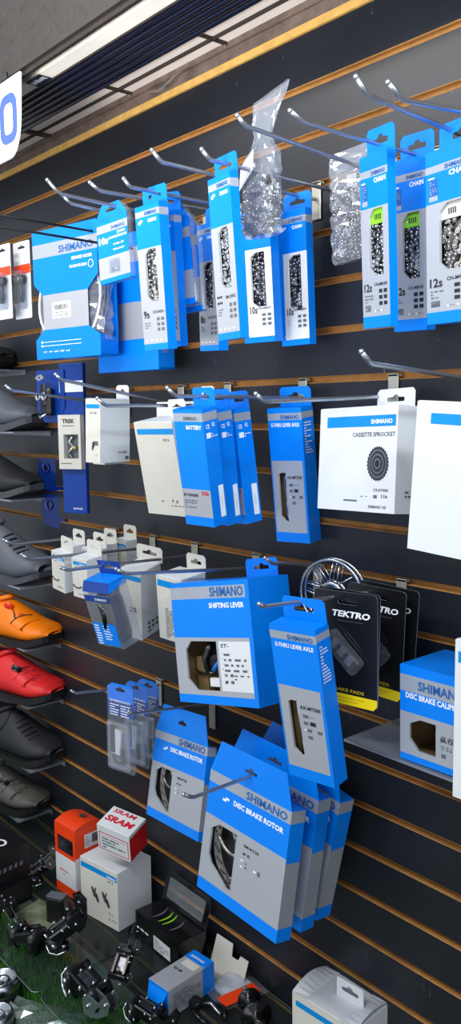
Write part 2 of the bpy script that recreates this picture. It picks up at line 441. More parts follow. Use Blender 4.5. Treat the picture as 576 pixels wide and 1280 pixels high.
def setting():
    # floor and turf plinth
    f = MB(); f.box(-4.5, 2.5, -4, .3, -.05, 0, 'concrete'); struct(f.build('floor'))
    zc = EYE+.62
    # steel channel over the slatwall
    s = MB()
    s.box(-3.6, .9, -.004, .006, zc-.0198, zc+.016, 'rust_steel'); s.box(-3.6, .9, -.010, -.004, zc-.0022, zc+.001, 'rust_steel')
    struct(s.build('trim_2'))
    # pale ceiling panels with a bar grid
    p = MB(); p.box(-3.6, .9, -.080, -.004, zc+.012, zc+.02, 'ceiling_panel'); struct(p.build('ceiling'))
    b = MB(); b.box(-3.6, .9, -.0375, -.0345, zc+.006, zc+.0118, 'dark_steel')
    for i in range(-4, 7):
        x = -1.485+i*.295+(.0 if i != -1 else -.04)
        wd = .004 if i != -1 else .014
        b.box(x-wd/2, x+wd/2, -.078, -.0045, zc+.006, zc+.0118, 'dark_steel'); b.sphere((x, -.008, zc+.004), .0035, 'rust_steel', seg=8, rings=6)
    struct(b.build('trim_3'))
    # bundle of navy slats
    for i in range(6):
        q = MB(); y = -.087-i*.0165
        pr = []
        for j in range(9):
            a = PI*j/8; pr.append((y+.0058*math.cos(a), zc+.0-.007*math.sin(a)))
        pr += [(y-.0058, zc+.012), (y+.0058, zc+.012)]
        n = len(pr); v = [(-3.6, a, c) for a, c in pr]+[(.9, a, c) for a, c in pr]
        q.add(v, [(j, (j+1) % n, n+(j+1) % n, n+j) for j in range(n)], 'tube_navy', False)
        struct(q.build('trim_%d' % (4+i)))
    q = MB(); q.box(-3.6, .9, -.182, -.076, zc+.0125, zc+.016, 'black_plastic'); struct(q.build('trim_13'))
    r = MB(); r.box(-3.6, .9, -.212, -.182, zc-.004, zc+.014, 'pale_rail'); r.box(-3.6, .9, -.1835, -.1805, zc-.007, zc+.014, 'dark_steel')
    struct(r.build('trim_10'))
    e = MB(); e.box(-3.6, .9, -.232, -.214, zc+.004, zc+.02, 'black_plastic'); e.box(-3.6, .9, -.24, -.233, zc-.012, zc+.02, 'dark_steel'); struct(e.build('trim_11'))
    # tread plate fascia: upright sheet with raised lens-shaped bars in alternating directions
    d = MB(); d.box(-3.6, .3, -.246, -.24, zc-.002, zc+.75, 'tread')
    pt = .040
    for i in range(0, 44):
        for j in range(0, 16):
            x = -2.5+i*pt; z = zc+.022+j*pt
            a = (PI/4 if (i+j) % 2 else -PI/4); L, W, H = .0175, .0034, .0026; n = 6; v = []; fc = []
            T = Matrix.Translation((x, -.246, z)) @ Matrix.Rotation(a, 4, 'Y')
            for k in range(n+1):
                t = -1+2*k/n; ww = W*math.sqrt(max(0, 1-t*t))
                v += [(t*L, 0, -ww), (t*L, -H*math.sqrt(max(0, 1-t*t*.9)), 0), (t*L, 0, ww)]
            for k in range(n): fc += [(3*k, 3*k+3, 3*k+4, 3*k+1), (3*k+1, 3*k+4, 3*k+5, 3*k+2)]
            d.add(v, fc, 'tread', True, T)
    struct(d.build('trim_12'))
setting()

# ------------------------------------------------------------------ sign under the deck
def sign():
    # upright in a plane parallel to the slatwall, hanging below the edge of the deck
    t = thing('hanging_sign', 'white hanging sign with a rounded corner and big blue letter', 'sign', (-1.470, -.255, EYE+.50))
    out = [(-.45, -.030)]
    for i in range(9): a = -PI/2+PI/2*i/8*.92; out.append((-.05+.047*math.cos(a), .045+.075*math.sin(a)))
    out += [(.003, .108), (-.45, .108)]
    m = MB(); m.plate(out, [], 0, .004, 'sign_white'); m.build('sign_board', t)
    for cx in (-.047, -.125):
        l = MB(); o = rrect(cx-.034, cx+.034, -.004, .082, .024, 6); i_ = rrect(cx-.018, cx+.018, .012, .066, .012, 6)
        l.plate(o, [i_], -.0009, -.0003, 'sign_blue'); l.build('letter', t)
    for x in (-.05, -.4):
        h = MB(); h.tube([(x, .002, .107), (x, .002, .122)], .002, 'hook_black', 6); h.build('hanger', t)
    s = thing('rail_sticker', 'small dark sticker with white writing on the pale rail', 'sticker', (-1.497, -.197, EYE+.6148))
    m = MB(); m.box(-.033, .02, -.0148, .0148, 0, .0008, 'sign_dark'); m.build('sticker_sheet', s)
    r = random.Random(3); m = MB()
    for i in range(9):
        x = -.028+i*.005; m.box(x, x+.0032, -.006+r.uniform(-.002, .002), .004+r.uniform(-.002, .002), -.0004, 0, 'ink_white')
    m.build('lettering', s)
sign()

# ------------------------------------------------------------------ hooks
def hook(label, x, L, zw, zb, ty, tz, r=.003, m='zinc', plate=True, seg=8, lo=.055):
    """x along the wall, L reach, zw/zb height at wall and at the bend, ty/tz rise of the tip"""
    o = thing('slatwall_hook', label, 'hook', (x, 0, EYE+zw), (0, 0, 0), 'slatwall hooks')
    k = round((0.58243-zw)/PITCH-.25); gz = 0.58243-k*PITCH-zw   # groove above the rod, relative
    b = MB(); dz = zb-zw
    b.tube([(0, -.0035, 0), (0, -.02, 0), (0, -L+.012, dz*.96), (0, -L, dz), (0, -L-ty*.35, dz+tz*.25), (0, -L-ty, dz+tz)], r, m, seg)
    b.sphere((0, -L-ty, dz+tz), r*1.12, m, seg=8, rings=6)
    b.build('rod', o)
    if plate:
        p = MB(); w2 = .0095
        p.box(-w2, w2, -.0042, -.0012, gz-lo, gz+.003, 'plate_metal', bev=.001)
        p.box(-w2, w2, -.0042, .0055, gz-.0005, gz+.0025, 'plate_metal')
        p.build('back_plate', o)
    return o
HK = [
 ('hook with the small clear ten speed pin pack on it', -1.256, .30, .336, .349, .023, .018),
 ('hook just left of and behind the small pin pack', -1.31, .25, .334, .351, .015, .011),
 ('hook tip rising between the pin pack and the nine speed chain box', -1.168, .28, .340, .339, .019, .010),
 ('hook through the tab of the nine speed chain box', -1.078, .285, .322, .326, .012, .010),
 ('empty looking hook tip between the nine and eight speed chain boxes', -.978, .30, .330, .336, .017, .013),
 ('hook holding the foremost silver windowed chain box', -.905, .275, .323, .327, .015, .011),
 ('hook through the knotted neck of the full chain bag', -.828, .28, .332, .349, .015, .010),
 ('long hook above the two green marked twelve speed boxes', -.744, .26, .336, .335, .027, .009),
 ('highest hook with the white tip at the upper right', -.640, .27, .323, .335, .021, .015),
 ('hook at the right edge of the photo above the wide chain box', -.609, .25, .348, .327, .026, .012),
 ('hook in front of the dark blue card with the white stripe', -1.343, .26, .015, .058, .013, .010),
 ('hook reaching left past the grey shoe toe', -1.533, .26, .017, .044, .015, .010),
 ('short tipped hook over the small white lever box', -1.202, .26, .011, .012, .017, .012),
 ('hook holding the three blue battery boxes', -1.010, .26, .021, .023, .017, .012),
 ('hook with the white cassette box at its wall end', -.821, .26, .019, .012, .015, .010),
 ('empty hook above the large plain white box', -.642, .26, .033, .051, .018, .013),
 ('hook whose tip lies over the dark shoe, upper of two', -1.60, .24, -.266, -.262, .022, .011),
 ('hook whose tip lies over the dark shoe, lower of two', -1.452, .28, -.278, -.270, .017, .011),
 ('hook in front of the small white boxes, tip over the second box', -1.309, .28, -.277, -.271, .015, .006),
 ('hook passing over the blue tab of the shifting lever box', -1.129, .28, -.278, -.253, .017, .010),
 ('short hook carrying the spoked rotor', -.977, .10, -.252, -.240, .02, .012),
 ('hook through the tab of the nearest tall axle box', -.802, .28, -.266, -.251, .010, .005),
 ('thin hook holding the three clear cable packs', -1.440, .20, -.570, -.544, .010, .007),
 ('hook with the shorter brake rotor box on it', -1.262, .185, -.563, -.542, .010, .008),
 ('hook reaching out of the three stacked rotor boxes', -.962, .28, -.567, -.565, .018, .010),
]
for h_ in HK:
    lab, x, L, zw, zb, ty, tz = h_
    hook('metal '+lab, x, L, zw, zb, ty, tz)

# ================================================================== CARTONS
BL = 'blue'
def octa(u0, u1, v0, v1, cu, cv): return [(u0+cu, v0), (u1, v0), (u1, v1), (u0+cu, v1), (u0, v1-cv), (u0, v0+cv)]
def chain_content(m, seed, green=None):
    def f(root, w_, h_, d_, hole):
        xs = [p[0] for p in hole]; zs = [p[1] for p in hole]
        mb = MB(); chain_fill(mb, max(min(xs)-.005, -w_/2+.003), min(max(xs)+.005, w_/2-.003), max(min(zs)-.006, -h_+.004), max(zs)+.003, .0045, d_-.006, m, seed)
        o = mb.build('chain', root)
        if green:
            g = MB(); z1 = max(zs); g.quad((min(xs)-.002, .0039, z1-.018), (max(xs)+.002, .0039, z1-.018), (max(xs)+.002, .0039, z1+.001), (min(xs)-.002, .0039, z1+.001), green)
            for i in range(4): g.box(-.004+i*.0035, -.002+i*.0035, .0036, .0038, z1-.013, z1-.006, 'ink')
            g.build('spec_label', root)
    return f
def swoosh(mb_u): pass
def chain_box(label, P, A, S, speed, code, panel=.29, stripe=(.035, .075), wu=(.30, .76), wv=(.30, .66), m='chain_steel', green=None, pc='silver',
              left=.0, seed=1, word=True, group='bicycle chain boxes', wcol='stripe'):
    w_, h_, d_ = S
    bands = [(0, stripe[0], BL), (stripe[0], stripe[1], wcol), (stripe[1], panel, BL), (panel, .955, pc), (.955, 1, BL)]
    side = [(0, stripe[0], BL), (stripe[0], stripe[1]+.01, wcol), (stripe[1]+.01, 1, BL)]
    tx = [('F', 'SHIMANO', .40, stripe[1]-.006, (stripe[1]-stripe[0])*h_*.66, w_*.5, 'ink_blue')]
    pr = []
    if word: tx.append(('F', 'CHAIN', .52, stripe[1]+.045, .0052, w_*.36, 'ink_white', .03))
    tx.append(('F', speed, .08+left, .775, .0115, w_*.24, 'ink', .02))
    tx.append(('F', code, .48, .745, .0042, w_*.44, 'ink', .01))
    pr += [('F', .1+left, .34, .80, .85, 3, 'ink_soft')]
    pa = []
    for r_ in range(3):
        for c_ in range(2): pa.append(('F', .62+c_*.18, .74+c_*.18, .775+r_*.036, .797+r_*.036, 'ink_soft'))
    for c_ in range(4): pa.append(('F', .12+c_*.2, .18+c_*.2, .925, .937, 'ink_white'))
    pa += [('F', .12, .22, stripe[1]+.028, stripe[1]+.048, 'ink_white'), ('F', .19, .30, stripe[1]+.02, stripe[1]+.036, 'ink_white')]
    if left: pa.append(('F', 0, left, panel, .955, BL))
    return carton('chain_box', label, 'chain box', P, A, S, bands, side, group, win=octa(wu[0], wu[1], wv[0], wv[1], .18, .035),
                  content=chain_content(m, seed, green), tab=(0, 1, .028, BL), texts=tx, patches=pa, prints=pr, inside='dark_inside')

chain_box('blue and grey chain box reading 9s, in front of another like it', (-1.0793, -.258, .3052), (.9, 3.7, .4), (.0599, .2112, .0173), '9s', 'CN-HG53', seed=1)
chain_box('blue chain box mostly hidden behind the 9s chain box', (-1.1011, -.2198, .3049), (13.6, 7.7, 3.8), (.058, .203, .0185), '9s', 'CN-HG53', seed=2, m='chain_dark')
chain_box('blue and grey chain box reading 8s, furthest back, partly covered', (-1.1111, -.1197, .3005), (-5.1, 2.4, 2.4), (.0553, .2008, .0189), '8s', 'CN-HG71', seed=3, m='chain_dark', pc='silver2')
chain_box('foremost blue and grey chain box hung higher, bright chain in its window', (-.9092, -.2596, .3101), (-6.9, 3.7, -.2), (.0538, .2131, .0136), ':::', 'SM-CN910', seed=4, panel=.30, wv=(.31, .68), m='chrome')
chain_box('blue and white 10s chain box under the chain bag', (-1.0022, -.1148, .299), (10, 3.5, -.4), (.0593, .1934, .0203), '10s', 'CN-HG54', seed=5, panel=.275, wv=(.30, .72), wu=(.32, .78), m='chain_dark', pc='white_card', left=.16)
chain_box('blue and white 10s chain box at the right end of its row', (-.9771, -.0597, .3056), (6.3, 1.8, -.9), (.0554, .2041, .0167), '10s', 'CN-HG54', seed=6, panel=.31, stripe=(.05, .095), wv=(.33, .74), wu=(.32, .78), m='chain_dark', pc='white_card', left=.16)
def chain12(label, P, A, S, seed, green, code='CN-M8100', m='chain_dark', wide=False):
    w_, h_, d_ = S
    bands = [(0, .085, BL), (.085, .125, 'stripe'), (.125, .30, BL), (.30, .93, 'silver'), (.93, 1, BL)]
    tx = [('F', 'SHIMANO', .42, .119, .0052, w_*.5, 'ink_blue'), ('F', 'CHAIN', .52, .165, .0062, w_*.42, 'ink_white', .03),
          ('F', '12s', .08, .785, .0105, w_*.28, 'ink', .02), ('F', code, .46, .755, .0042, w_*.46, 'ink', .01)]
    pa = [('F', .08, .27, .165, .255, 'ink_blue'), ('F', .08, .27, .256, .285, 'stripe'), ('F', .06, .2, .15, .158, 'ink_white')]
    for r_ in range(3):
        for c_ in range(2): pa.append(('F', .62+c_*.17, .74+c_*.17, .775+r_*.036, .797+r_*.036, 'ink'))
    pa += [('F', .1, .3, .865, .90, 'ink_soft'), ('F', .12, .28, .869, .896, 'silver'), ('F', .46, .5, .895, .905, 'ink_white'), ('F', .68, .72, .895, .905, 'ink_white')]
    pr = [('F', .1, .4, .80, .855, 3, 'ink_soft'), ('F', .52, .64, .892, .905, 1, 'ink_soft'), ('F', .76, .9, .892, .905, 1, 'ink_soft'), ('F', .1, .25, .17, .25, 6, 'stripe')]
    return carton('chain_box', label, 'chain box', P, A, S, bands, None, 'bicycle chain boxes', win=octa(.30, .80, .31, .69, .16, .045),
                  content=chain_content(m, seed, green), tab=(0, 1, .034, BL), texts=tx, patches=pa, prints=pr, inside='dark_inside')
chain12('blue 12s chain box with green label, left one of two', (-.7442, -.1417, .3216), (-10.8, 3.4, 1.5), (.0549, .2158, .0135), 7, 'green')
chain12('blue 12s chain box with green label, tucked behind the left one', (-.744, -.0702, .3285), (-1.8, 3.3, 1.2), (.0563, .2232, .018), 8, 'green')
chain12('wide blue 12s chain box with cream label, cut by the right edge', (-.6245, -.1496, .3017), (-10.4, 2.5, .7), (.0755, .2001, .0235), 9, 'cream_card', 'CN-M9100', 'chain_steel')

# small ten speed pin pack: card in a curved clear shell
def pin_pack(label, P, A, S, detail=True, group='small clear pin packs'):
    w_, h_, d_ = S
    t = thing('pin_pack', label, 'pin pack', (P[0], P[1], P[2]+EYE), (A[1], A[2], A[0]), group)
    m = MB()
    for (v0, v1, mm) in ((0, .10, BL), (.10, .22, 'stripe'), (.22, .60, BL), (.60, .93, 'silver'), (.93, 1, BL)):
        m.quad((-w_/2, .001, -h_*v1), (w_/2, .001, -h_*v1), (w_/2, .001, -h_*v0), (-w_/2, .001, -h_*v0), mm)
    m.plate([(-w_/2, 0), (w_/2, 0), (w_*.28, .022), (-w_*.28, .022)], [slot_hole(0, .011, .024, .005)], .001, .0018, BL)
    m.box(-w_/2, w_/2, .0012, d_, -h_, -h_+.0012, BL)
    m.build('printed_card', t)
    s = MB(); n = 8; v = []; f = []
    for i in range(n+1):
        a = PI/2*i/n
        x = w_/2+.001+.003*math.sin(a*2); y = .001+(d_)*i/n; v += [(x, y, -h_+.002), (x, y, -.001), (w_*.30+(x-w_/2), y, .019)]
    for i in range(n): f += [(3*i, 3*i+3, 3*i+4, 3*i+1), (3*i+1, 3*i+4, 3*i+5, 3*i+2)]
    s.add(v, f, 'clear_bag', True); s.build('clear_shell', t)
    if detail:
        l = MB(); fn = lambda x0, z0: (lambda x, y: (x0+x, .0004, z0+y))
        put_text(l, '10s', fn(-w_*.44, -h_*.40), .0125, w_*.30, 'ink_white', .03)
        put_text(l, 'CHAIN', fn(.012, -h_*.285), .0045, w_*.26, 'ink_white'); put_text(l, 'CONNECTING PIN', fn(-.009, -h_*.345), .0042, w_*.58, 'ink_white')
        put_text(l, 'SHIMANO', fn(-.002, -h_*.20), .006, w_*.45, 'ink_blue'); put_text(l, 'HG-X', fn(.002, -h_*.45), .003, w_*.34, 'ink_white'); put_text(l, 'CN-HG', fn(0, -h_*.53), .003, w_*.36, 'ink_white')
        l.build('lettering', t)
        b = MB(); b.box(-.012, .014, -.003, .001, -h_*.86, -h_*.66, 'clear_bag', bev=.003)
        b.build('bubble', t)
        p = MB(); p.tube([(-.006, -.0008, -h_*.83), (.008, -.0008, -h_*.81)], .0012, 'steel', 6); p.tube([(-.004, -.0008, -h_*.80), (.009, -.0008, -h_*.835)], .0012, 'steel', 6); p.build('chain_pin', t)
    return t
pin_pack('small clear pin pack reading 10s in front of the brake hose card', (-1.2677, -.2001, .3298), (9.8, -1.1, -4.8), (.0765, .1083, .0141))
pin_pack('clear edged pack seen side-on, first behind the chain boxes', (-1.108, -.185, .297), (14, 2, -3), (.055, .13, .012), False)
pin_pack('clear edged pack seen side-on, second behind the chain boxes', (-1.115, -.165, .288), (14, 2, -3), (.055, .13, .012), False)

# brake hose cards: H-shaped sleeve over a bagged coil of hose
def hose_pack(label, P, A, S, full=True):
    w_, h_, d_ = S
    t = thing('brake_hose_pack', label, 'hose pack', (P[0], P[1], P[2]+EYE), (A[1], A[2], A[0]), 'brake hose packs')
    m = MB(); X = lambda u: -w_/2+u*w_; Z = lambda v: -v*h_
    # front sheet bands with the waisted middle
    m.quad((X(0), 0, Z(.105)), (X(1), 0, Z(.105)), (X(1), 0, Z(0)), (X(0), 0, Z(0)), BL)
    m.quad((X(0), 0, Z(.21)), (X(1), 0, Z(.21)), (X(1), 0, Z(.105)), (X(0), 0, Z(.105)), 'stripe')
    m.plate([(X(0), Z(.41)), (X(.14), Z(.50)), (X(.84), Z(.50)), (X(1), Z(.39)), (X(1), Z(.21)), (X(0), Z(.21))], [], 0, None, BL)
    m.quad((X(.14), 0, Z(.77)), (X(.84), 0, Z(.77)), (X(.84), 0, Z(.50)), (X(.14), 0, Z(.50)), 'silver')
    m.plate([(X(0), Z(1)), (X(1), Z(1)), (X(1), Z(.84)), (X(.84), Z(.77)), (X(.14), Z(.77)), (X(0), Z(.85))], [], 0, None, BL)
    m.box(X(0), X(1), .0004, d_, Z(1), Z(.985), BL)
    for sx in (X(0), X(1)):
        m.plate([(0, Z(1)), (d_, Z(1)), (d_, Z(.86)), (0, Z(.84))], [], 0, None, BL, T=Matrix.Translation((sx, 0, 0)) @ Matrix.Rotation(PI/2, 4, 'Z'))
    m.box(X(0), X(1), d_-.001, d_, Z(1), Z(0), BL)
    m.build('printed_sleeve', t)
    c = MB()
    for k in range(7):
        R = .36*h_-k*.0022; yy = .008+k*(d_-.016)/6
        c.tube([(R*1.0*w_/h_*1.32*math.cos(a), yy+.003*math.sin(3*a), -h_*.56+R*math.sin(a)) for a in [2*PI*i/30 for i in range(30)]], .0024, 'black_gloss' if k % 3 else 'ink_white', 6, closed=True)
    c.build('hose_coil', t)
    g = MB(); v = []; f = []; r = random.Random(11); nu, nv = 16, 14
    for i in range(nu):
        a = 2*PI*i/nu
        for j in range(nv+1):
            q = j/nv; x = (w_*.515)*math.copysign(abs(math.cos(a))**.5, math.cos(a)); y = d_/2+(d_*.44)*math.copysign(abs(math.sin(a))**.6, math.sin(a))
            v.append((x+r.uniform(-.0025, .0025), max(.0012, y+r.uniform(-.003, .002)), Z(.34+.54*q)))
    for i in range(nu):
        for j in range(nv): f.append((i*(nv+1)+j, ((i+1) % nu)*(nv+1)+j, ((i+1) % nu)*(nv+1)+j+1, i*(nv+1)+j+1))
    g.add(v, f, 'clear_bag', False); g.build('plastic_bag', t)
    if full:
        l = MB(); fn = lambda u, v_: (lambda x, y: (X(u)+x, -.0006, Z(v_)+y))
        put_text(l, 'SHIMANO', fn(.42, .195), .0135, w_*.52, 'ink_blue', .02); put_text(l, 'BRAKE HOSE', fn(.62, .265), .006, w_*.3, 'ink_white', .03)
        put_text(l, 'SM-BH90-SBM', fn(.58, .325), .0055, w_*.26, 'ink_white'); 
        l.plate(circ(X(.90), Z(.315), .0075, 20), [circ(X(.90), Z(.315), .0062, 20)], -.0006, None, 'ink_white')
        for z in (.865, .895): l.quad((X(.1), -.0006, Z(z+.004)), (X(.72), -.0006, Z(z+.004)), (X(.72), -.0006, Z(z)), (X(.1), -.0006, Z(z)), 'ink_white')
        for z in (.867, .897): l.plate(circ(X(.1), Z(z), .0026, 12), [], -.0007, None, 'ink_white')
        for i in range(5): put_text(l, ('SET', 'A01', 'B03', 'R785', 'L2')[i], fn(.12+i*.09, .95), .003, w_*.06, 'ink_white')
        l.build('lettering', t)
        s = MB(); s.quad((X(.29), -.0007, Z(.69)), (X(.58), -.0007, Z(.69)), (X(.58), -.0007, Z(.565)), (X(.29), -.0007, Z(.565)), 'paper')
        r = random.Random(5); u = .33
        while u < .54:
            ww = r.choice((.004, .006, .010)); s.quad((X(u), -.001, Z(.625)), (X(u+ww), -.001, Z(.625)), (X(u+ww), -.001, Z(.585)), (X(u), -.001, Z(.585)), 'ink'); u += ww+.006
        for k in range(3):
            for i in range(3): s.quad((X(.33+i*.075), -.001, Z(.648+k*.014)), (X(.385+i*.075), -.001, Z(.648+k*.014)), (X(.385+i*.075), -.001, Z(.642+k*.014)), (X(.33+i*.075), -.001, Z(.642+k*.014)), 'ink_soft')
        s.build('barcode_sticker', t)
    return t
hose_pack('large blue brake hose card with barcode sticker and bagged coil', (-1.4826, -.17, .3537), (9.9, .4, 0), (.1907, .2461, .045))
hose_pack('blue and silver hose card half hidden behind the barcoded one', (-1.40, -.088, .335), (6, .4, 0), (.18, .2556, .04), False)

# ---- batteries
def battery_box(label, P, A, S):
    w_, h_, d_ = S
    bands = [(0, .03, BL), (.03, .10, 'stripe'), (.10, .68, BL), (.68, .92, 'silver'), (.92, 1, BL)]
    side = [(0, .03, BL), (.03, .10, 'stripe'), (.10, 1, BL)]
    tx = [('F', 'SHIMANO', .34, .088, .0055, w_*.46, 'ink_soft'), ('F', 'BATTERY', .42, .165, .0062, w_*.52, 'ink_white', .03), ('F', 'BT-DN300', .06, .745, .0045, w_*.5, 'ink'),
          ('F', 'Di2', .7, .725, .0058, w_*.24, 'ink_red', .03), ('R', 'CE', .16, .165, .0062, .008, 'ink_white'), ('R', 'R2', .58, .155, .0062, .006, 'ink_white')]
    pa = [('R', .16, .46, .20, .245, 'ink_white'), ('R', .56, .90, .66, .935, 'ink_white')]
    pr = [('R', .68, .76, .75, .85, 5, 'ink_soft'), ('F', .06, .5, .77, .85, 4, 'ink_soft'), ('R', .5, .9, .205, .245, 2, 'ink_white')]
    return carton('battery_box', label, 'battery box', P, A, S, bands, side, 'blue battery boxes', tab=(.25, 1, .028, BL), texts=tx, patches=pa, prints=pr)
battery_box('front blue battery box, its grey panel fully in view', (-1.0115, -.2417, .0033), (9.1, 9.3, 1.2), (.0583, .1779, .0325))
battery_box('middle one of the blue battery boxes', (-1.0387, -.1899, .0033), (8.0, 6.6, -.5), (.06, .1811, .0316))
battery_box('rearmost blue battery box, nearest the wall, leaning right', (-1.0553, -.14, .0007), (.7, 5.9, -2.2), (.06, .1816, .0344))

# ---- thru axle boxes
def axle_box(label, P, A, S):
    w_, h_, d_ = S
    bands = [(0, .035, BL), (.035, .085, 'stripe'), (.085, .385, BL), (.385, .925, 'silver'), (.925, 1, BL)]
    side = [(0, .03, BL), (.03, .075, 'stripe'), (.075, 1, BL)]
    tx = [('F', 'SHIMANO', .38, .08, .0068, w_*.55, 'ink_blue', .02), ('F', 'E-THRU LEVER AXLE', .10, .135, .0062, w_*.82, 'ink_white', .03), ('F', 'AX-MT500', .46, .52, .0052, w_*.44, 'ink', .02)]
    pa = [('F', .50, .62, .555, .575, 'ink_soft'), ('F', .50, .60, .60, .62, 'ink_soft'), ('F', .64, .76, .595, .62, 'ink'), ('F', .50, .54, .65, .66, 'ink_white'), ('F', .56, .66, .645, .665, 'ink_soft'),
          ('F', .78, .88, .645, .665, 'ink_soft'), ('F', .56, .66, .69, .71, 'ink_soft'), ('F', .0, .03, .385, .925, BL), ('F', .94, 1, .385, .925, BL)]
    pr = [('R', .15, .75, .10, .34, 12, 'ink_white'), ('F', .66, .8, .558, .572, 1, 'ink')]
    def axle(root, w2, h2, d2, hole):
        ci = MB(); ci.quad((-w2*.42, .018, -h2*.95), (w2*.3, .018, -h2*.95), (w2*.3, .018, -h2*.35), (-w2*.42, .018, -h2*.35), 'card_inside'); ci.build('card_insert', root)
        m = MB(); x = w2*-.06
        m.tube([(x-.006, .0105, -h2*.90), (x-.006, .0105, -h2*.40)], .0062, 'chrome', 12)
        m.build('thru_axle', root)
    return carton('axle_box', label, 'axle box', P, A, S, bands, side, 'tall thru axle boxes', win=[(.20, .49), (.28, .475), (.42, .475), (.42, .84), (.34, .84), (.20, .80)], content=axle, tab=(.06, .98, .032, BL), texts=tx, patches=pa, prints=pr)
axle_box('blue thru axle box beside the white cassette box', (-.9954, -.06, .0037), (12.3, 5.0, -1.2), (.0648, .2189, .0345))
axle_box('large near thru axle box in front of the black brake pad cards', (-.7948, -.2403, -.2841), (6.7, 8.6, -2.0), (.0784, .2239, .0293))

# ---- shifting lever box
def shifter():
    S = (.183, .1962, .093); w_, h_, d_ = S
    bands = [(0, .035, BL), (.035, .135, 'stripe'), (.135, .455, BL), (.455, .93, 'silver'), (.93, 1, BL)]
    tx = [('F', 'SHIMANO', .52, .122, .0155, w_*.41, 'ink_blue', .02), ('F', 'SHIFTING LEVER', .50, .215, .0085, w_*.43, 'ink_white', .035), ('F', 'ST-', .60, .535, .006, w_*.1, 'ink')]
    pa = [('F', .575, .955, .485, .885, 'white_card'), ('F', .955, 1, .03, .93, BL)]
    for i in range(4): pa.append(('F', .60, .615, .575+i*.042, .587+i*.042, 'ink_soft'))
    for r_ in range(2):
        for c_ in range(2): pa.append(('F', .62+c_*.07, .66+c_*.07, .745+r_*.055, .77+r_*.055, 'ink'))
    pr = [('F', .63, .90, .57, .74, 4, 'ink_soft'), ('F', .74, .92, .745, .80, 2, 'ink_soft')]
    def inner(root, w2, h2, d2, hole):
        m = MB()
        m.tube([(-.052+.045*math.cos(a), .025, -.108+.045*math.sin(a)) for a in [math.radians(t) for t in range(-120, 60, 12)]], .0028, 'chrome', 8)
        m.build('shift_cable', root)
        b = MB()
        b.box(-.035, .03, .02, .06, -.12, -.095, 'black_plastic', bev=.006)
        b.box(-.02, .02, .015, .05, -.15, -.12, 'black_gloss', T=Matrix.Rotation(.2, 4, 'Y'), bev=.006)
        b.tube([(-.02, .015, -.10), (-.035, .012, -.125), (-.03, .012, -.15)], [.006, .005, .003], 'black_plastic', 10)
        b.tube([(-.01, .02, -.13), (-.02, .015, -.145)], .004, 'blue_print', 8)
        b.build('shift_lever', root)
        p = MB(); p.box(-.035, .0, .02, .06, -.172, -.158, 'paper'); p.build('paper_insert', root)
        q = MB(); q.box(-.075, -.05, .03, .07, -.185, -.125, 'card_inside'); q.build('card_insert', root)
    carton('shifting_lever_box', 'big square blue box with grey stripe, shift lever showing in its window', 'shifter box', (-1.0603, -.1704, -.2715), (5.3, -3.5, -9.9), S, bands, None,
           win=[(.14, .56), (.215, .485), (.545, .485), (.545, .89), (.25, .89), (.14, .80)], content=inner, tab=(.50, .89, .03, BL), texts=tx, patches=pa, prints=pr)
shifter()

# ---- disc brake rotor boxes: house-shaped flap over a flat box
def rotor_box(label, P, A, S, m='chain_steel', code='SM-RT30', flap=.052, word='DISC BRAKE ROTOR'):
    w_, h_, d_ = S
    bands = [(0, .095, 'stripe'), (.095, .36, BL), (.36, .90, 'silver'), (.90, 1, BL)]
    side = [(0, .095, 'stripe'), (.095, .40, BL), (.40, .895, 'silver2'), (.895, 1, BL)]
    tx = [('F', 'SHIMANO', .48, .085, .0125, w_*.48, 'ink_blue', .02), ('F', word, .34, .19, .0085, w_*.60, 'ink_white', .04), ('F', code, .52, .455, .0042, w_*.18, 'ink', .02)]
    pa = [('F', .20, .245, .175, .195, 'ink_white'), ('F', .235, .28, .158, .178, 'ink_white'), ('F', .52, .55, .50, .515, 'ink'), ('F', .57, .60, .495, .52, 'ink_soft'), ('F', .5, .53, .56, .572, 'ink_white'), ('F', .5, .53, .61, .622, 'ink_white'),
          ('F', .66, .69, .585, .60, 'ink_white'), ('F', .71, .74, .575, .61, 'ink_soft')]
    def inner(root, w2, h2, d2, hole):
        mb = MB(); rotor_mesh(mb, min(w2, h2)*.40, d2*.22, m, 0, -h2*.5); mb.build('brake_rotor', root)
    r = carton('rotor_box', label, 'rotor box', P, A, S, bands, side, 'disc brake rotor boxes', win=[(.10, .46), (.20, .40), (.42, .40), (.42, .86), (.36, .86), (.14, .74), (.10, .68)], content=inner,
               texts=tx, patches=pa, prints=[('F', .56, .62, .56, .62, 2, 'ink_soft')], inside='dark_inside')
    f = MB(); f.plate([(-w_/2, 0), (w_/2, 0), (w_*.40, flap), (-w_*.40, flap)], [slot_hole(0, flap*.5, .03, .006)], 0, .0012, BL)
    f.build('hang_flap', r)
    return r
rotor_box('nearest and largest looking blue disc rotor box, front fully in view', (-.9621, -.171, -.5862), (-2.0, -9.4, .4), (.1984, .197, .0288))
rotor_box('second disc rotor box, just behind the nearest one', (-.9629, -.1203, -.5811), (2.3, -6.6, 4.5), (.1979, .2115, .0292))
rotor_box('third disc rotor box, below the tall axle box', (-.9559, -.0703, -.5853), (-3.0, -4.3, 10.5), (.1981, .2094, .0309))
rotor_box('separate disc rotor box under the shifting lever box', (-1.2492, -.0898, -.6081), (-6.3, -13.1, -7.3), (.1942, .1628, .0187), code='SM-RT26')

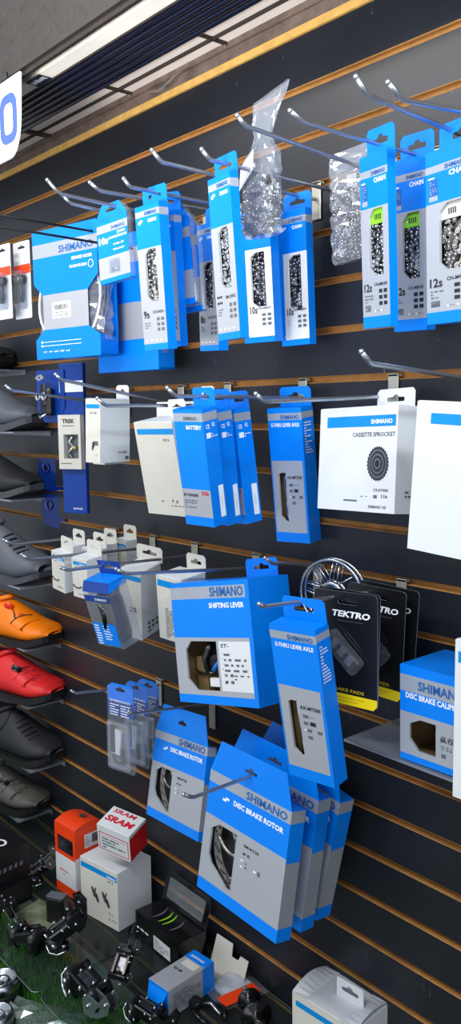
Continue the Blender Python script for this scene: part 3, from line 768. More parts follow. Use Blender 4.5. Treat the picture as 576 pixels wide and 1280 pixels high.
# ---- white cartons
CW = 'white_card'; CC = 'cream_card'
def white_carton(name, label, cat, P, A, S, band=(.07, .14), tab=None, texts=(), patches=(), prints=(), c=CC, s=CW, group=None, top=CW, bu=(.05, 1)):
    pa = [('F', bu[0], bu[1], band[0], band[1], 'cyanband')]+list(patches) if band else list(patches)
    return carton(name, label, cat, P, A, S, [(0, 1, c)], [(0, 1, s)], group, tab=tab, texts=texts, patches=pa, prints=prints, back=c, top=top)
def cassette():
    S = (.1541, .1449, .06); w_, h_, d_ = S
    r = white_carton('cassette_box', 'white cassette box with a dark sprocket picture on its front', 'cassette box', (-.8044, -.0999, .0035), (-4.8, -4.5, -1.9), S, band=(.085, .19), tab=(.36, .83, .03, CW), c=CW, bu=(.10, .98),
        texts=[('F', 'SHIMANO', .68, .165, .0062, w_*.26, 'ink_white', .03), ('F', 'CASSETTE SPROCKET', .45, .285, .006, w_*.53, 'ink_soft', .015), ('F', 'CS-R7000', .74, .80, .0038, w_*.18, 'ink_soft'),
               ('F', '11s', .84, .86, .005, w_*.07, 'ink'), ('F', 'SHIMANO 105', .68, .96, .004, w_*.22, 'ink_soft')],
        patches=[('F', .74, .785, .835, .865, 'ink_soft')], prints=[('F', .58, .72, .845, .86, 1, 'ink_soft'), ('F', .36, .96, .88, .915, 1, 'ink_soft'), ('R', .3, .9, .78, .86, 2, 'ink_soft')])
    g = MB(); cx, cz = w_*.28, -h_*.54
    for k, (R, n, y, m) in enumerate(((.0225, 28, -.0004, 'ink'), (.0195, 26, -.0006, 'ink_soft'), (.0165, 24, -.0008, 'ink'), (.0135, 20, -.001, 'ink_soft'), (.0108, 18, -.0012, 'ink'), (.0075, 14, -.0014, 'ink_soft'), (.0048, 12, -.0016, 'ink'))):
        o = []
        for i in range(n*2):
            a = PI*i/n; rr = R if i % 2 else R*.91; o.append((cx+rr*math.cos(a)*.93, cz+rr*math.sin(a)*1.08))
        g.plate(o, [], y, None, m)
    g.build('sprocket_picture', r)
cassette()
white_carton('plain_white_box', 'large plain white box with one blue band at the right edge', 'white box', (-.551, -.1998, .0055), (-1.3, -1.5, 3.1), (.15, .1742, .06), band=(.075, .145), c=CW, bu=(.14, 1))
white_carton('tall_white_box', 'tall cream box leaning behind the battery boxes', 'white box', (-1.1605, -.2002, -.0159), (2.8, 9.6, -.8), (.1014, .1574, .06), band=(.07, .13), bu=(.06, 1), tab=(.25, .7, .028, CW),
    texts=[('F', 'SC-S', .72, .20, .004, .015, 'ink_soft')], patches=[('F', .70, .73, .825, .85, 'ink'), ('F', .80, .84, .83, .86, 'ink_soft')], prints=[('F', .42, .64, .835, .86, 1, 'ink_soft'), ('F', .66, .98, .88, .90, 1, 'ink_soft')])
white_carton('lever_box', 'small white box with narrow cream front and lever picture', 'white box', (-1.3428, -.2006, .026), (13.6, -.6, 1.6), (.0367, .115, .0769), band=(.085, .15), tab=(.1, .95, .026, CW), bu=(.04, .96),
    texts=[('F', 'ST-R', .3, .24, .004, .018, 'ink_soft'), ('R', 'ST-4700', .6, .86, .0035, .022, 'ink')], patches=[('R', .84, .96, .91, .96, 'ink_soft'), ('F', .42, .56, .74, .80, 'ink_soft'), ('F', .52, .86, .66, .73, 'ink_soft'), ('F', .46, .6, .68, .76, 'ink')], group='small white lever boxes', prints=[('F', .7, .85, .86, .9, 1, 'ink_soft')])
white_carton('lever_box', 'cream box edge peeping out left of the lever picture box', 'white box', (-1.392, -.158, .022), (13.6, -.6, 1.6), (.030, .118, .060), band=(.08, .16), bu=(0, 1), group='small white lever boxes', texts=[('F', 'ST', .2, .25, .004, .008, 'ink_soft')])
white_carton('lever_box', 'white box behind the lever box, beside the tall cream one', 'white box', (-1.242, -.085, .018), (5, 0, 0), (.12, .122, .05), band=None, c=CW, tab=(.55, .85, .028, CW), group='small white lever boxes')
# row of small brake pad boxes further down
small = [
 ('leftmost small white box of the row over the orange shoe', (-1.4955, -.1997, -.2725), (5.9, 6.4, 8.9), (.0427, .0801, .0232)),
 ('second small white box in the row over the orange shoe', (-1.413, -.2, -.2742), (11.4, 6.0, 4.3), (.0424, .0783, .04)),
 ('small white box behind the leftmost one, only its tab clear', (-1.545, -.150, -.268), (6, 4, 4), (.0427, .08, .03)),
 ('small white box behind the second one, tall tab showing', (-1.47, -.145, -.268), (8, 4, 4), (.0427, .08, .03)),
 ('third small white tab back along the row', (-1.495, -.105, -.266), (6, 3, 2), (.0427, .08, .03)),
 ('rearmost small white tab of the row, beside the wall clip', (-1.49, -.06, -.262), (6, 3, 2), (.0427, .08, .03)),
]
for i, (lab, P, A, S) in enumerate(small):
    b = white_carton('brake_pad_box', lab, 'white box', P, A, S, band=(.08, .17), bu=(.1, 1), tab=(.05, 1, .028, CC), group='small white brake pad boxes',
        texts=[('F', 'SHIMANO', .5, .155, .003, .016, 'ink_white')], prints=[('F', .2, .8, .2, .24, 1, 'ink_soft'), ('F', .4, .9, .86, .92, 2, 'ink_soft')] if i < 2 else ())
    if i < 2:
        m = MB(); m.tube([(-.008+.012*math.cos(a)*1.0, -.0008, -.052+.007*math.sin(a)) for a in [math.radians(t) for t in range(190, 352, 18)]], .0011, 'ink', 5); m.build('pad_picture', b)
white_carton('pedal_box', 'upright white box with printed codes right of the clear blue pack', 'white box', (-1.3147, -.1505, -.2911), (19.9, 9.8, 7.3), (.0499, .1354, .0636), band=(.06, .13), tab=(-.1, 1.1, .030, CC), group='taller white boxes',
    texts=[('F', '25', .45, .60, .010, .016, 'ink')], patches=[('R', .30+i*.2, .42+i*.2, .78+j*.07, .82+j*.07, 'ink_soft') for i in range(3) for j in range(2)], prints=[('R', .3, .9, .90, .95, 1, 'ink_soft')])
white_carton('pedal_box', 'upright white box with fine print left of the shifting lever box', 'white box', (-1.194, -.1501, -.2863), (7.8, 6.2, 3.2), (.0632, .1179, .06), band=(.06, .16), tab=(.3, 1.05, .030, CC), group='taller white boxes',
    texts=[('F', 'SHIMANO', .6, .145, .003, .02, 'ink_white')], prints=[('F', .3, .98, .48, .96, 16, 'ink_soft')])

# ---- dark blue card with white label and clear packs
def blue_card():
    t = thing('tool_card', 'narrow dark blue card with a white label band and small window', 'tool pack', (-1.6646, -.0602, EYE+.1086), (-.5, -.5, 20.6))
    w_, h_ = .0657, .3276
    m = MB(); m.box(-w_/2, w_/2, 0, .012, -h_, 0, 'blue_deep', bev=.001); m.box(-w_/2, w_/2, -.0006, 0, -.062, -.038, 'ink_white')
    m.build('backing_card', t)
    b = MB(); b.plate([(-w_/2+.004, -h_*.70), (w_/2, -h_*.70), (w_/2, -h_*.34), (-w_/2+.004, -h_*.34)], [[(-w_*.22, -h_*.63), (w_*.4, -h_*.63), (w_*.4, -h_*.47), (-w_*.22, -h_*.47)]], -.014, -.0008, CC)
    b.build('label_sleeve', t)
    k = MB(); k.quad((-w_*.3, -.001, -h_*.65), (w_*.45, -.001, -h_*.65), (w_*.45, -.001, -h_*.45), (-w_*.3, -.001, -h_*.45), 'ink_soft')
    k.tube([(.0, -.004, -h_*.62), (-.008, -.008, -h_*.59), (.008, -.008, -h_*.55), (-.006, -.006, -h_*.52), (.004, -.006, -h_*.485)], .0035, 'chrome', 8); k.sphere((.01, -.006, -h_*.56), .005, 'gold'); k.build('tool', t)
    l = MB(); put_text(l, 'TREK', lambda x, y: (-w_*.25+x, -.0146, -h_*.395+y), .009, .034, 'ink', .03)
    l.quad((-w_*.25, -.0146, -h_*.415), (w_*.25, -.0146, -h_*.415), (w_*.25, -.0146, -h_*.41), (-w_*.25, -.0146, -h_*.41), 'ink_soft')
    l.quad((-w_*.35, -.0146, -h_*.665), (w_*.1, -.0146, -h_*.665), (w_*.1, -.0146, -h_*.66), (-w_*.35, -.0146, -h_*.66), 'ink_soft')
    put_text(l, 'BONTRAGER', lambda x, y: (-.004+x, -.0008, -h_*.975+y), .004, .026, 'ink_white', .01)
    l.build('lettering', t)
blue_card()
def at(px, py, off):
    D = fw+rt*((px-288)/F)-up*((py-640)/F); s = (DIST-off)/D.y
    P = D*s; return Vector((P.x, P.y-DIST, P.z))
for i, (px, py, z, lab) in enumerate(((62, 588, 0, 'clear blue plastic pack with a round hole, upper one beside the shoe'), (66, 634, 1, 'clear blue plastic pack with a round hole, lower one beside the shoe'))):
    P = at(px, py, .004)
    t = thing('cleat_pack', lab, 'clear pack', (P.x, P.y, P.z+EYE), (0, 0, 10), 'clear blue packs')
    m = MB(); m.plate([(-.038, -.045), (.045, -.055), (.045, .03), (-.042, .03), (-.045, -.02)], [circ(-.012, .005, .007, 16)], 0, .0012, 'clear_blue'); m.build('clear_sheet', t)
    m = MB(); m.lathe([(.0075, -.001), (.013, -.001), (.013, -.003), (.0075, -.003)], 'clear_blue', 20, T=Matrix.Translation((-.012, 0, .005)), closed=True); m.build('hole_collar', t)
def cleat_card():
    P = at(58, 480, .08)
    t = thing('cleat_card', 'octagonal dark blue card with black and silver cleat, beside the grey shoe', 'cleat pack', (P.x, P.y, P.z+EYE), (0, 0, 10))
    m = MB(); m.plate([(-.035, -.055), (-.01, -.085), (.04, -.085), (.06, -.05), (.06, .03), (-.035, .03)], [], 0, .002, 'blue_deep'); m.build('backing_card', t)
    b = MB(); b.box(-.005, .03, -.02, -.001, -.07, -.01, 'black_plastic', bev=.006); b.box(.005, .022, -.024, -.016, -.05, .0, 'black_gloss', bev=.004); b.build('cleat_body', t)
    c = MB()
    for sx in (0, .02): c.lathe([(.004, -.023), (.0095, -.023), (.0095, -.026), (.004, -.026)], 'chrome', 16, T=Matrix.Translation((sx, 0, -.028)), closed=True)
    c.build('cleat_ring', t); c = MB()
    c.plate([(-.012, .012), (.002, .006), (.02, .012), (.012, .02), (-.004, .018)], [circ(.003, .013, .003, 10)], -.022, -.019, 'chrome'); c.build('cleat_spacer', t); c = MB(); c.tube([(-.002, -.02, -.068), (.006, -.024, -.075), (.02, -.02, -.066)], .003, 'chrome', 8)
    c.build('cleat_hardware', t)
cleat_card()

# ---- blue clear plastic box (brake part) hanging in front
def clear_box():
    S = (.0739, .1214, .0444); w_, h_, d_ = S
    t = thing('clear_blue_pack', 'clear plastic box with bright blue top and a black part inside', 'clear pack', (-1.2807, -.2502, EYE-.2967), (15.3, -3.3, 5.8))
    m = MB()
    v = [(-w_/2, 0, -h_), (w_/2, 0, -h_), (w_/2, d_, -h_), (-w_/2, d_, -h_), (-w_/2, 0, -.02), (w_/2, 0, -.02), (w_/2, d_, -.002), (-w_/2, d_, -.002)]
    m.add(v, [(0, 3, 2, 1), (0, 1, 5, 4), (1, 2, 6, 5), (2, 3, 7, 6), (3, 0, 4, 7)], 'clear_bag'); m.build('clear_shell', t)
    c = MB(); c.quad((-w_/2, -.0006, -.016), (w_/2, -.0006, -.016), (w_/2, .008, .001), (-w_/2, .008, .001), 'blue_deep')
    c.box(-w_/2, w_/2, .008, d_, 0, .001, BL); c.quad((w_/2, .0, -.016), (w_/2, d_, -.012), (w_/2, d_, .001), (w_/2, .008, .001), BL)
    c.quad((-w_/2+.001, -.0008, -.034), (w_/2-.002, -.0008, -.034), (w_/2-.002, -.0008, -.022), (-w_/2+.001, -.0008, -.022), 'blue_deep')
    c.plate([(-w_*.42, 0), (w_*.42, 0), (w_*.42, .026), (-w_*.42, .026)], [slot_hole(0, .014, .03, .006)], d_-.001, d_, 'blue_deep'); c.build('top_card', t)
    b = MB(); b.quad((-w_/2+.002, -.0008, -h_+.003), (w_/2-.006, -.0008, -h_+.003), (w_/2-.006, -.0008, -h_*.62), (-w_/2+.002, -.0008, -h_*.62), BL); b.build('info_label', t)
    l = MB(); r = random.Random(4)
    for k in range(8):
        z = -h_*.66-k*.005
        l.quad((-w_*.42, -.0012, z-.0022), (-w_*.42+r.uniform(.010, .018), -.0012, z-.0022), (-w_*.42+.014, -.0012, z), (-w_*.42, -.0012, z), 'ink_white')
        if k < 6: l.quad((-w_*.1, -.0012, z-.0018), (-w_*.1+r.uniform(.012, .028), -.0012, z-.0018), (-w_*.1+.02, -.0012, z), (-w_*.1, -.0012, z), 'ink_white')
    put_text(l, 'SHIMANO', lambda x, y: (-.006+x, -.0012, -.031+y), .005, .034, 'ink_white')
    l.build('lettering', t)
    q = MB(); q.box(-w_*.34, w_*.38, .006, d_-.004, -h_+.006, -.028, 'black_plastic', bev=.01); q.tube([(0, .004, -.04), (.006, .003, -.06), (0, .004, -.085)], .007, 'black_gloss', 10)
    q.build('black_part', t)
clear_box()

# ---- black brake pad cards with yellow foot
def pad_card(label, P, A, S, detail=True):
    w_, h_, th = S
    t = thing('brake_pad_card', label, 'brake pad card', (P[0], P[1], P[2]+EYE), (A[1], A[2], A[0]), 'black brake pad cards')
    m = MB(); o = rrect(-w_/2, w_/2, -h_, 0, .006)
    m.plate(o, [slot_hole(.004, -.014, .032, .006)], 0, .0012, 'black_card', rim='stripe')
    m.plate([(-w_/2+.0002, -h_*.905), (w_/2-.0002, -h_*.905), (w_/2-.0002, -h_+.006), (w_/2-.006, -h_), (-w_/2+.006, -h_), (-w_/2+.0002, -h_+.006)], [], -.0004, None, 'yellow'); m.build('printed_card', t)
    l = MB(); fn = lambda x0, z0, y=-.0006: (lambda x, y_: (x0+x, y, z0+y_))
    put_text(l, 'TEKTRO', fn(-w_*.22, -.035), .009, w_*.60, 'ink_white', .035, .25); l.quad((-.012, -.0006, -.0405), (.03, -.0006, -.0405), (.03, -.0006, -.04), (-.012, -.0006, -.04), 'ink_soft')
    put_text(l, 'BRAKE PADS', fn(-w_*.22, -h_*.885), .0046, w_*.52, 'ink_yellow', .02)
    for k in range(2): l.quad((-w_*.25, -.0008, -h_*.94-k*.0045), (w_*.3-k*.01, -.0008, -h_*.94-k*.0045), (w_*.3-k*.01, -.0008, -h_*.94-k*.0045+.0008), (-w_*.25, -.0008, -h_*.94-k*.0045+.0008), 'ink_yellow')
    l.build('lettering', t)
    # blister with the pad inside
    T = Matrix.Translation((.002, 0, -h_*.52)) @ Matrix.Rotation(math.radians(42), 4, 'Y')
    p = MB(); p.box(-.030, .030, -.010, -.0008, -.0095, .0095, 'black_rubber', T=T, bev=.004)
    for i in range(3): p.box(-.022+i*.016, -.012+i*.016, -.0112, -.0098, -.007, .007, 'ink_soft', T=T)
    p.build('brake_pad', t)
    c = MB(); c.box(-.033, .033, -.0135, -.0006, -.0125, .0125, 'clear', T=T, bev=.004)
    for i in range(3): c.plate(rrect(-.026+i*.017, -.013+i*.017, -.021, -.0135, .001, 1), [rrect(-.0255+i*.017, -.0135+i*.017, -.0205, -.014, .0008, 1)], -.0009, None, 'ink_soft', T=T)
    for i in range(2): c.plate([(.0-.018, .016+i*.005), (.014, .016+i*.005), (.014, .0164+i*.005), (-.018, .0164+i*.005)], [], -.0009, None, 'ink_soft', T=T)
    c.build('blister', t)
    return t
pad_card('front black brake pad card with yellow foot, nearest the axle box', (-.7817, -.15, -.2477), (8.0, -1.3, -1.1), (.1038, .1578, .004))
pad_card('black brake pad card directly behind the front one', (-.789, -.135, -.2485), (7.0, -1.5, .2), (.1038, .1585, .004))
pad_card('black brake pad card further back and to the right', (-.7856, -.0806, -.2511), (4.0, -1.7, 1.5), (.1027, .1575, .004))
pad_card('black brake pad card closest to the wall, only its right edge clear', (-.780, -.058, -.2515), (3.0, -1.7, 2.6), (.1027, .1575, .004))

# ---- spoked rotor hanging by itself
def spoked():
    P = at(413, 744, .075)
    t = thing('spoked_rotor', 'bare metal rotor with open triangular spokes behind the pad cards', 'rotor', (P.x, P.y, P.z+EYE), (0, 0, 12))
    R = .056
    for yy, nm in ((0, 'front'), (.012, 'rear')):
        m = MB(); T = Matrix.Translation((0, yy, 0)); n = 36
        m.lathe([(R, 0), (R, .0022), (R*.92, .0022), (R*.92, 0)], 'steel', 48, T=T, closed=True)
        for i in range(8):
            a = 2*PI*i/8+.2
            for d in (-.28, .28):
                m.tube([(R*.88*math.cos(a+d), .001, R*.88*math.sin(a+d)), (R*.34*math.cos(a), .001, R*.34*math.sin(a))], .0015, 'steel', 6, T=T)
        m.lathe([(R*.38, -.001), (R*.38, .003), (R*.25, .003), (R*.25, -.001)], 'steel', 30, T=T, closed=True)
        m.build('rotor_ring', t)
spoked()

# ---- caliper box on its clear shelf, white box beside it
def acrylic_shelf(label, x0, x1, y, z, group=None):
    s = thing('acrylic_shelf', label, 'shelf', ((x0+x1)/2, 0, EYE+z), (0, 0, 0), group)
    m = MB(); m.box(x0-(x0+x1)/2, x1-(x0+x1)/2, -y, -.001, -.0035, 0, 'clear_shelf'); m.build('shelf_plate', s)
    b = MB(); b.box(x0-(x0+x1)/2, x1-(x0+x1)/2, -.004, -.0012, -.012, -.0036, 'clear_shelf'); b.build('wall_lip', s)
    e = MB(); e.box(x0-(x0+x1)/2, x1-(x0+x1)/2, -y-.0012, -y-.0001, -.0035, 0, 'zinc'); e.build('front_edge', s)
    return s
acrylic_shelf('clear shelf under the disc brake caliper box at right', -.805, -.35, .125, -.470)
def caliper():
    S = (.1, .1303, .1); w_, h_, d_ = S
    bands = [(0, .095, BL), (.095, .27, 'stripe'), (.27, .485, BL), (.485, .93, 'silver'), (.93, 1, BL)]
    def inner(root, w2, h2, d2, hole):
        m = MB(); m.box(-w2*.1, w2*.3, .02, .06, -h2*.9, -h2*.5, 'black_plastic', bev=.008); m.tube([(0, .015, -h2*.6), (.01, .012, -h2*.72), (0, .015, -h2*.84)], .006, 'black_gloss', 10)
        m.lathe([(0, .01), (.006, .01), (.006, .02)], 'steel', 12, T=Matrix.Translation((.008, 0, -h2*.7))); m.build('brake_caliper', root)
    r = carton('caliper_box', 'blue disc brake caliper box standing on the clear shelf', 'caliper box', (-.6584, -.122, -.3379), (0, .3, -.6), S, bands, None, win=[(.16, .60), (.33, .535), (.58, .535), (.58, .87), (.30, .87), (.16, .76)], content=inner,
        texts=[('F', 'SHIMANO', .30, .23, .0125, w_*.72, 'ink_blue', .02), ('F', 'DISC BRAKE CALIPER', .10, .335, .0078, w_*.84, 'ink_white', .035), ('F', 'BR-TX805', .66, .69, .0055, w_*.30, 'ink', .02)],
        patches=[('F', .88, .95, .74, .79, 'ink_soft'), ('F', .67, .74, .81, .85, 'ink_soft')], prints=[('F', .67, .96, .62, .65, 1, 'ink_soft'), ('F', .67, .84, .72, .77, 2, 'ink_soft')])
    f = MB(); f.plate([(-w_*.5, 0), (w_*.5, 0), (w_*.5, .02), (-w_*.22, .02)], [slot_hole(.006, .011, .036, .006)], d_*.55, d_*.55+.001, BL, T=Matrix.Rotation(-.35, 4, 'X')); f.build('hang_flap', r)
caliper()
white_carton('plain_white_box', 'white box standing at the right edge beside the caliper box', 'white box', (-.554, -.165, -.2734), (0, 0, 0), (.075, .1965, .1), band=(.07, .14), c=CW, bu=(.06, 1), group=None)

# ---- three clear cable packs
def cable_pack(label, P, A, S):
    w_, h_, d_ = S
    t = thing('cable_pack', label, 'blister pack', (P[0], P[1], P[2]+EYE), (A[1], A[2], A[0]), 'clear cable packs')
    m = MB(); m.plate([(-w_/2, -h_*.36), (w_/2, -h_*.36), (w_/2, -.008), (w_/2-.012, 0), (-w_/2+.012, 0), (-w_/2, -.008)], [slot_hole(0, -.011, .026, .006)], .002, .0028, BL)
    m.quad((-w_/2, .0016, -h_*.37), (w_/2, .0016, -h_*.37), (w_/2, .0016, -h_*.20), (-w_/2, .0016, -h_*.20), 'blue_deep'); m.build('header_card', t)
    l = MB(); put_text(l, 'SHIMANO', lambda x, y: (-w_*.42+x, .001, -h_*.21+y), .005, w_*.8, 'ink_white', .02)
    r = random.Random(2)
    for k in range(5):
        for c_ in range(2):
            z = -h_*.235-k*.005; x = -w_*.42+c_*w_*.42; L = r.uniform(.2, .38)*w_
            l.quad((x, .001, z-.0022), (x+L, .001, z-.0022), (x+L, .001, z), (x, .001, z), 'ink_white')
    l.build('lettering', t)
    c = MB(); c.plate(rrect(-w_/2, w_/2, -h_, -.004, .006), [slot_hole(0, -.011, .026, .006)], 0, d_, 'clear'); c.build('clear_shell', t)
    b = MB(); b.box(-w_*.42, w_*.42, -.012, 0, -h_+.008, -h_*.42, 'clear_bag', bev=.004); b.build('bubble', t)
    q = MB(); q.box(-w_*.34, -w_*.16, -.007, -.001, -h_*.78, -h_*.47, 'black_plastic', bev=.002); q.box(.004, .012, -.007, -.001, -h_*.90, -h_*.72, 'black_plastic', bev=.002)
    q.tube([(-w_*.3, -.004, -h_*.82), (-w_*.1, -.005, -h_*.9), (w_*.2, -.004, -h_*.85)], .002, 'black_rubber', 6); q.box(-w_*.08, w_*.22, -.005, -.001, -h_*.80, -h_*.52, 'paper', T=Matrix.Rotation(.12, 4, 'Y')); q.build('cable_parts', t)
    return t
cable_pack('front clear cable pack with blue header, left of three', (-1.3615, -.1505, -.5188), (10.7, -1.2, -1.5), (.0719, .1729, .004))
cable_pack('middle clear cable pack of the three on the thin hook', (-1.3796, -.1004, -.5308), (5.8, -.9, -.7), (.067, .169, .004))
cable_pack('rear clear cable pack, against the wall clip', (-1.3986, -.0603, -.5394), (4.1, -.7, -.7), (.0644, .165, .004))

# ---- bags of loose chain
def chain_bag(label, P, rot, W, H, fill0, D, m, neck, seed, paper=False):
    t = thing('chain_bag', label, 'bag of chain', (P.x, P.y, P.z+EYE), rot, 'clear bags of chain')
    r = random.Random(seed); g = MB(); nu, nv = 20, 26; v = []; f = []
    def prof(q):   # q: 0 top .. 1 bottom -> half width, half depth
        if neck:
            if q < .26: a = q/.26; return (.56*(1-a)+.26*a, .16*(1-a)+.30*a)
            if q < .45: a = (q-.26)/.19; a = a*a*(3-2*a); return (.24+.24*a, .22+.44*a)
            return (.48+.02*math.sin(q*9), .66+.3*min(1, (q-.45)*3)*(1-max(0, q-.93)*8))
        a = min(1, q/.45); return (.5, .06+.8*a*(1-max(0, q-.94)*8))
    sx = lambda z: (0.012*(1-z) if neck else 0)
    for j in range(nv+1):
        q = j/nv; hw, hd = prof(q)
        for i in range(nu):
            a = 2*PI*i/nu; jit = .10*W*(.35 if not neck else .5)
            k = 1+r.uniform(-1, 1)*.09
            x = W*hw*math.copysign(abs(math.cos(a))**.6, math.cos(a))*k+(.016*max(0, .22-q)/.22 if neck else 0)
            y = D*.5*hd*math.copysign(abs(math.sin(a))**.7, math.sin(a))*k+r.uniform(-.001, .001)
            z = -H*q+(.013*(x/W) if neck and q < .2 else 0)
            v.append((x, y, z))
    for j in range(nv):
        for i in range(nu): f.append((j*nu+i, j*nu+(i+1) % nu, (j+1)*nu+(i+1) % nu, (j+1)*nu+i))
    f.append(tuple(nv*nu+i for i in range(nu)))
    g.add(v, f, 'clear_bag', False); g.build('plastic_bag', t)
    c = MB(); n = int(W*H*(1-fill0)*52000)
    for i in range(n):
        q = fill0+.03+(1-fill0-.07)*r.random(); hw, hd = prof(q)
        x = W*hw*.82*r.uniform(-1, 1); y = D*.5*hd*.75*r.uniform(-1, .6)
        T = Matrix.Translation((x, y, -H*q)) @ Euler((r.uniform(-1, 1), r.uniform(0, 6), r.uniform(-.9, .9))).to_matrix().to_4x4()
        o = link_outline(.0125, .0076)
        c.plate(o, [], 0, .001, m, T=T); c.plate(o, [], .0042, .0052, m, T=T)
        for s_ in (-1, 1): c.lathe([(0, -.0005), (.0019, -.0005), (.0019, .0057)], 'chrome', 6, T=T @ Matrix.Translation((s_*.0026, 0, 0)))
    c.build('loose_chain', t)
    if paper:
        p = MB(); p.quad((-W*.44, -D*.46, -H*.66), (W*.08, -D*.56, -H*.53), (W*.04, -D*.50, -H*.38), (-W*.42, -D*.44, -H*.48), 'paper'); p.build('paper_slip', t)
    return t
chain_bag('full clear bag of chain with a knotted neck and white slip', at(330, 122, .19), (0, 3, -6), .072, .180, .56, .036, 'chain_steel', True, 3, True)
chain_bag('flatter clear bag of shiny chain beside the green labelled boxes', at(436, 186, .07), (0, -4, 4), .072, .155, .30, .022, 'chain_steel', False, 8)

# ================================================================== ITEMS ON THE LEFT
for z, lab in ((.34, 'upper'), (.315, 'lower')):
    o = thing('black_hook', 'thin black hook crossing the far left edge, %s of two' % lab, 'hook', (-1.40 if z > .33 else -1.375, 0, EYE+z-.012), (0, 0, 0), 'black hooks')
    m = MB(); m.tube([(0, -.004, 0), (0, -.47, .012)], .0022, 'hook_black', 8); m.build('rod', o)
    p = MB(); p.box(-.011, .011, -.0045, -.001, -.03, .028, 'hook_black', bev=.001); p.build('back_plate', o)
def left_blister(px, py, off, wd, h, lab, seed):
    P = at(px, py, off)
    t = thing('blister_pack', lab, 'blister pack', (P.x, P.y, P.z+EYE), (0, 0, 6), 'blister packs at the left edge')
    m = MB(); m.plate(rrect(-wd/2, wd/2, -h, 0, .004), [slot_hole(0, -.012, .026, .005)], 0, .001, 'white_card'); m.quad((-wd/2, -.0004, -h*.42), (wd/2, -.0004, -h*.42), (wd/2, -.0004, -h*.30), (-wd/2, -.0004, -h*.30), 'orange_box'); m.build('backing_card', t)
    b = MB(); b.box(-wd*.42, wd*.42, -.022, -.001, -h*.88, -h*.40, 'clear', bev=.006); b.build('bubble', t)
    p = MB(); r = random.Random(seed)
    for s_ in (-1, 1):
        p.tube([(s_*wd*.16, -.010, -h*.80), (s_*wd*.2, -.011, -h*.52)], .0045, 'black_plastic', 8); p.lathe([(0, -.018), (.009, -.018), (.009, -.004)], 'black_gloss', 14, T=Matrix.Translation((s_*wd*.2, 0, -h*.50)))
        p.lathe([(0, -.019), (.003, -.019), (.003, -.018)], 'chrome', 10, T=Matrix.Translation((s_*wd*.2, 0, -h*.50)))
    p.box(-wd*.2, wd*.2, -.014, -.004, -h*.70, -h*.64, 'steel', bev=.002); p.build('small_parts', t)
    return t
left_blister(26, 302, .17, .06, .155, 'white backed blister with twin black parts, left of the hose card', 1)
left_blister(2, 306, .20, .06, .15, 'white backed blister cut off by the left edge of the photo', 2)

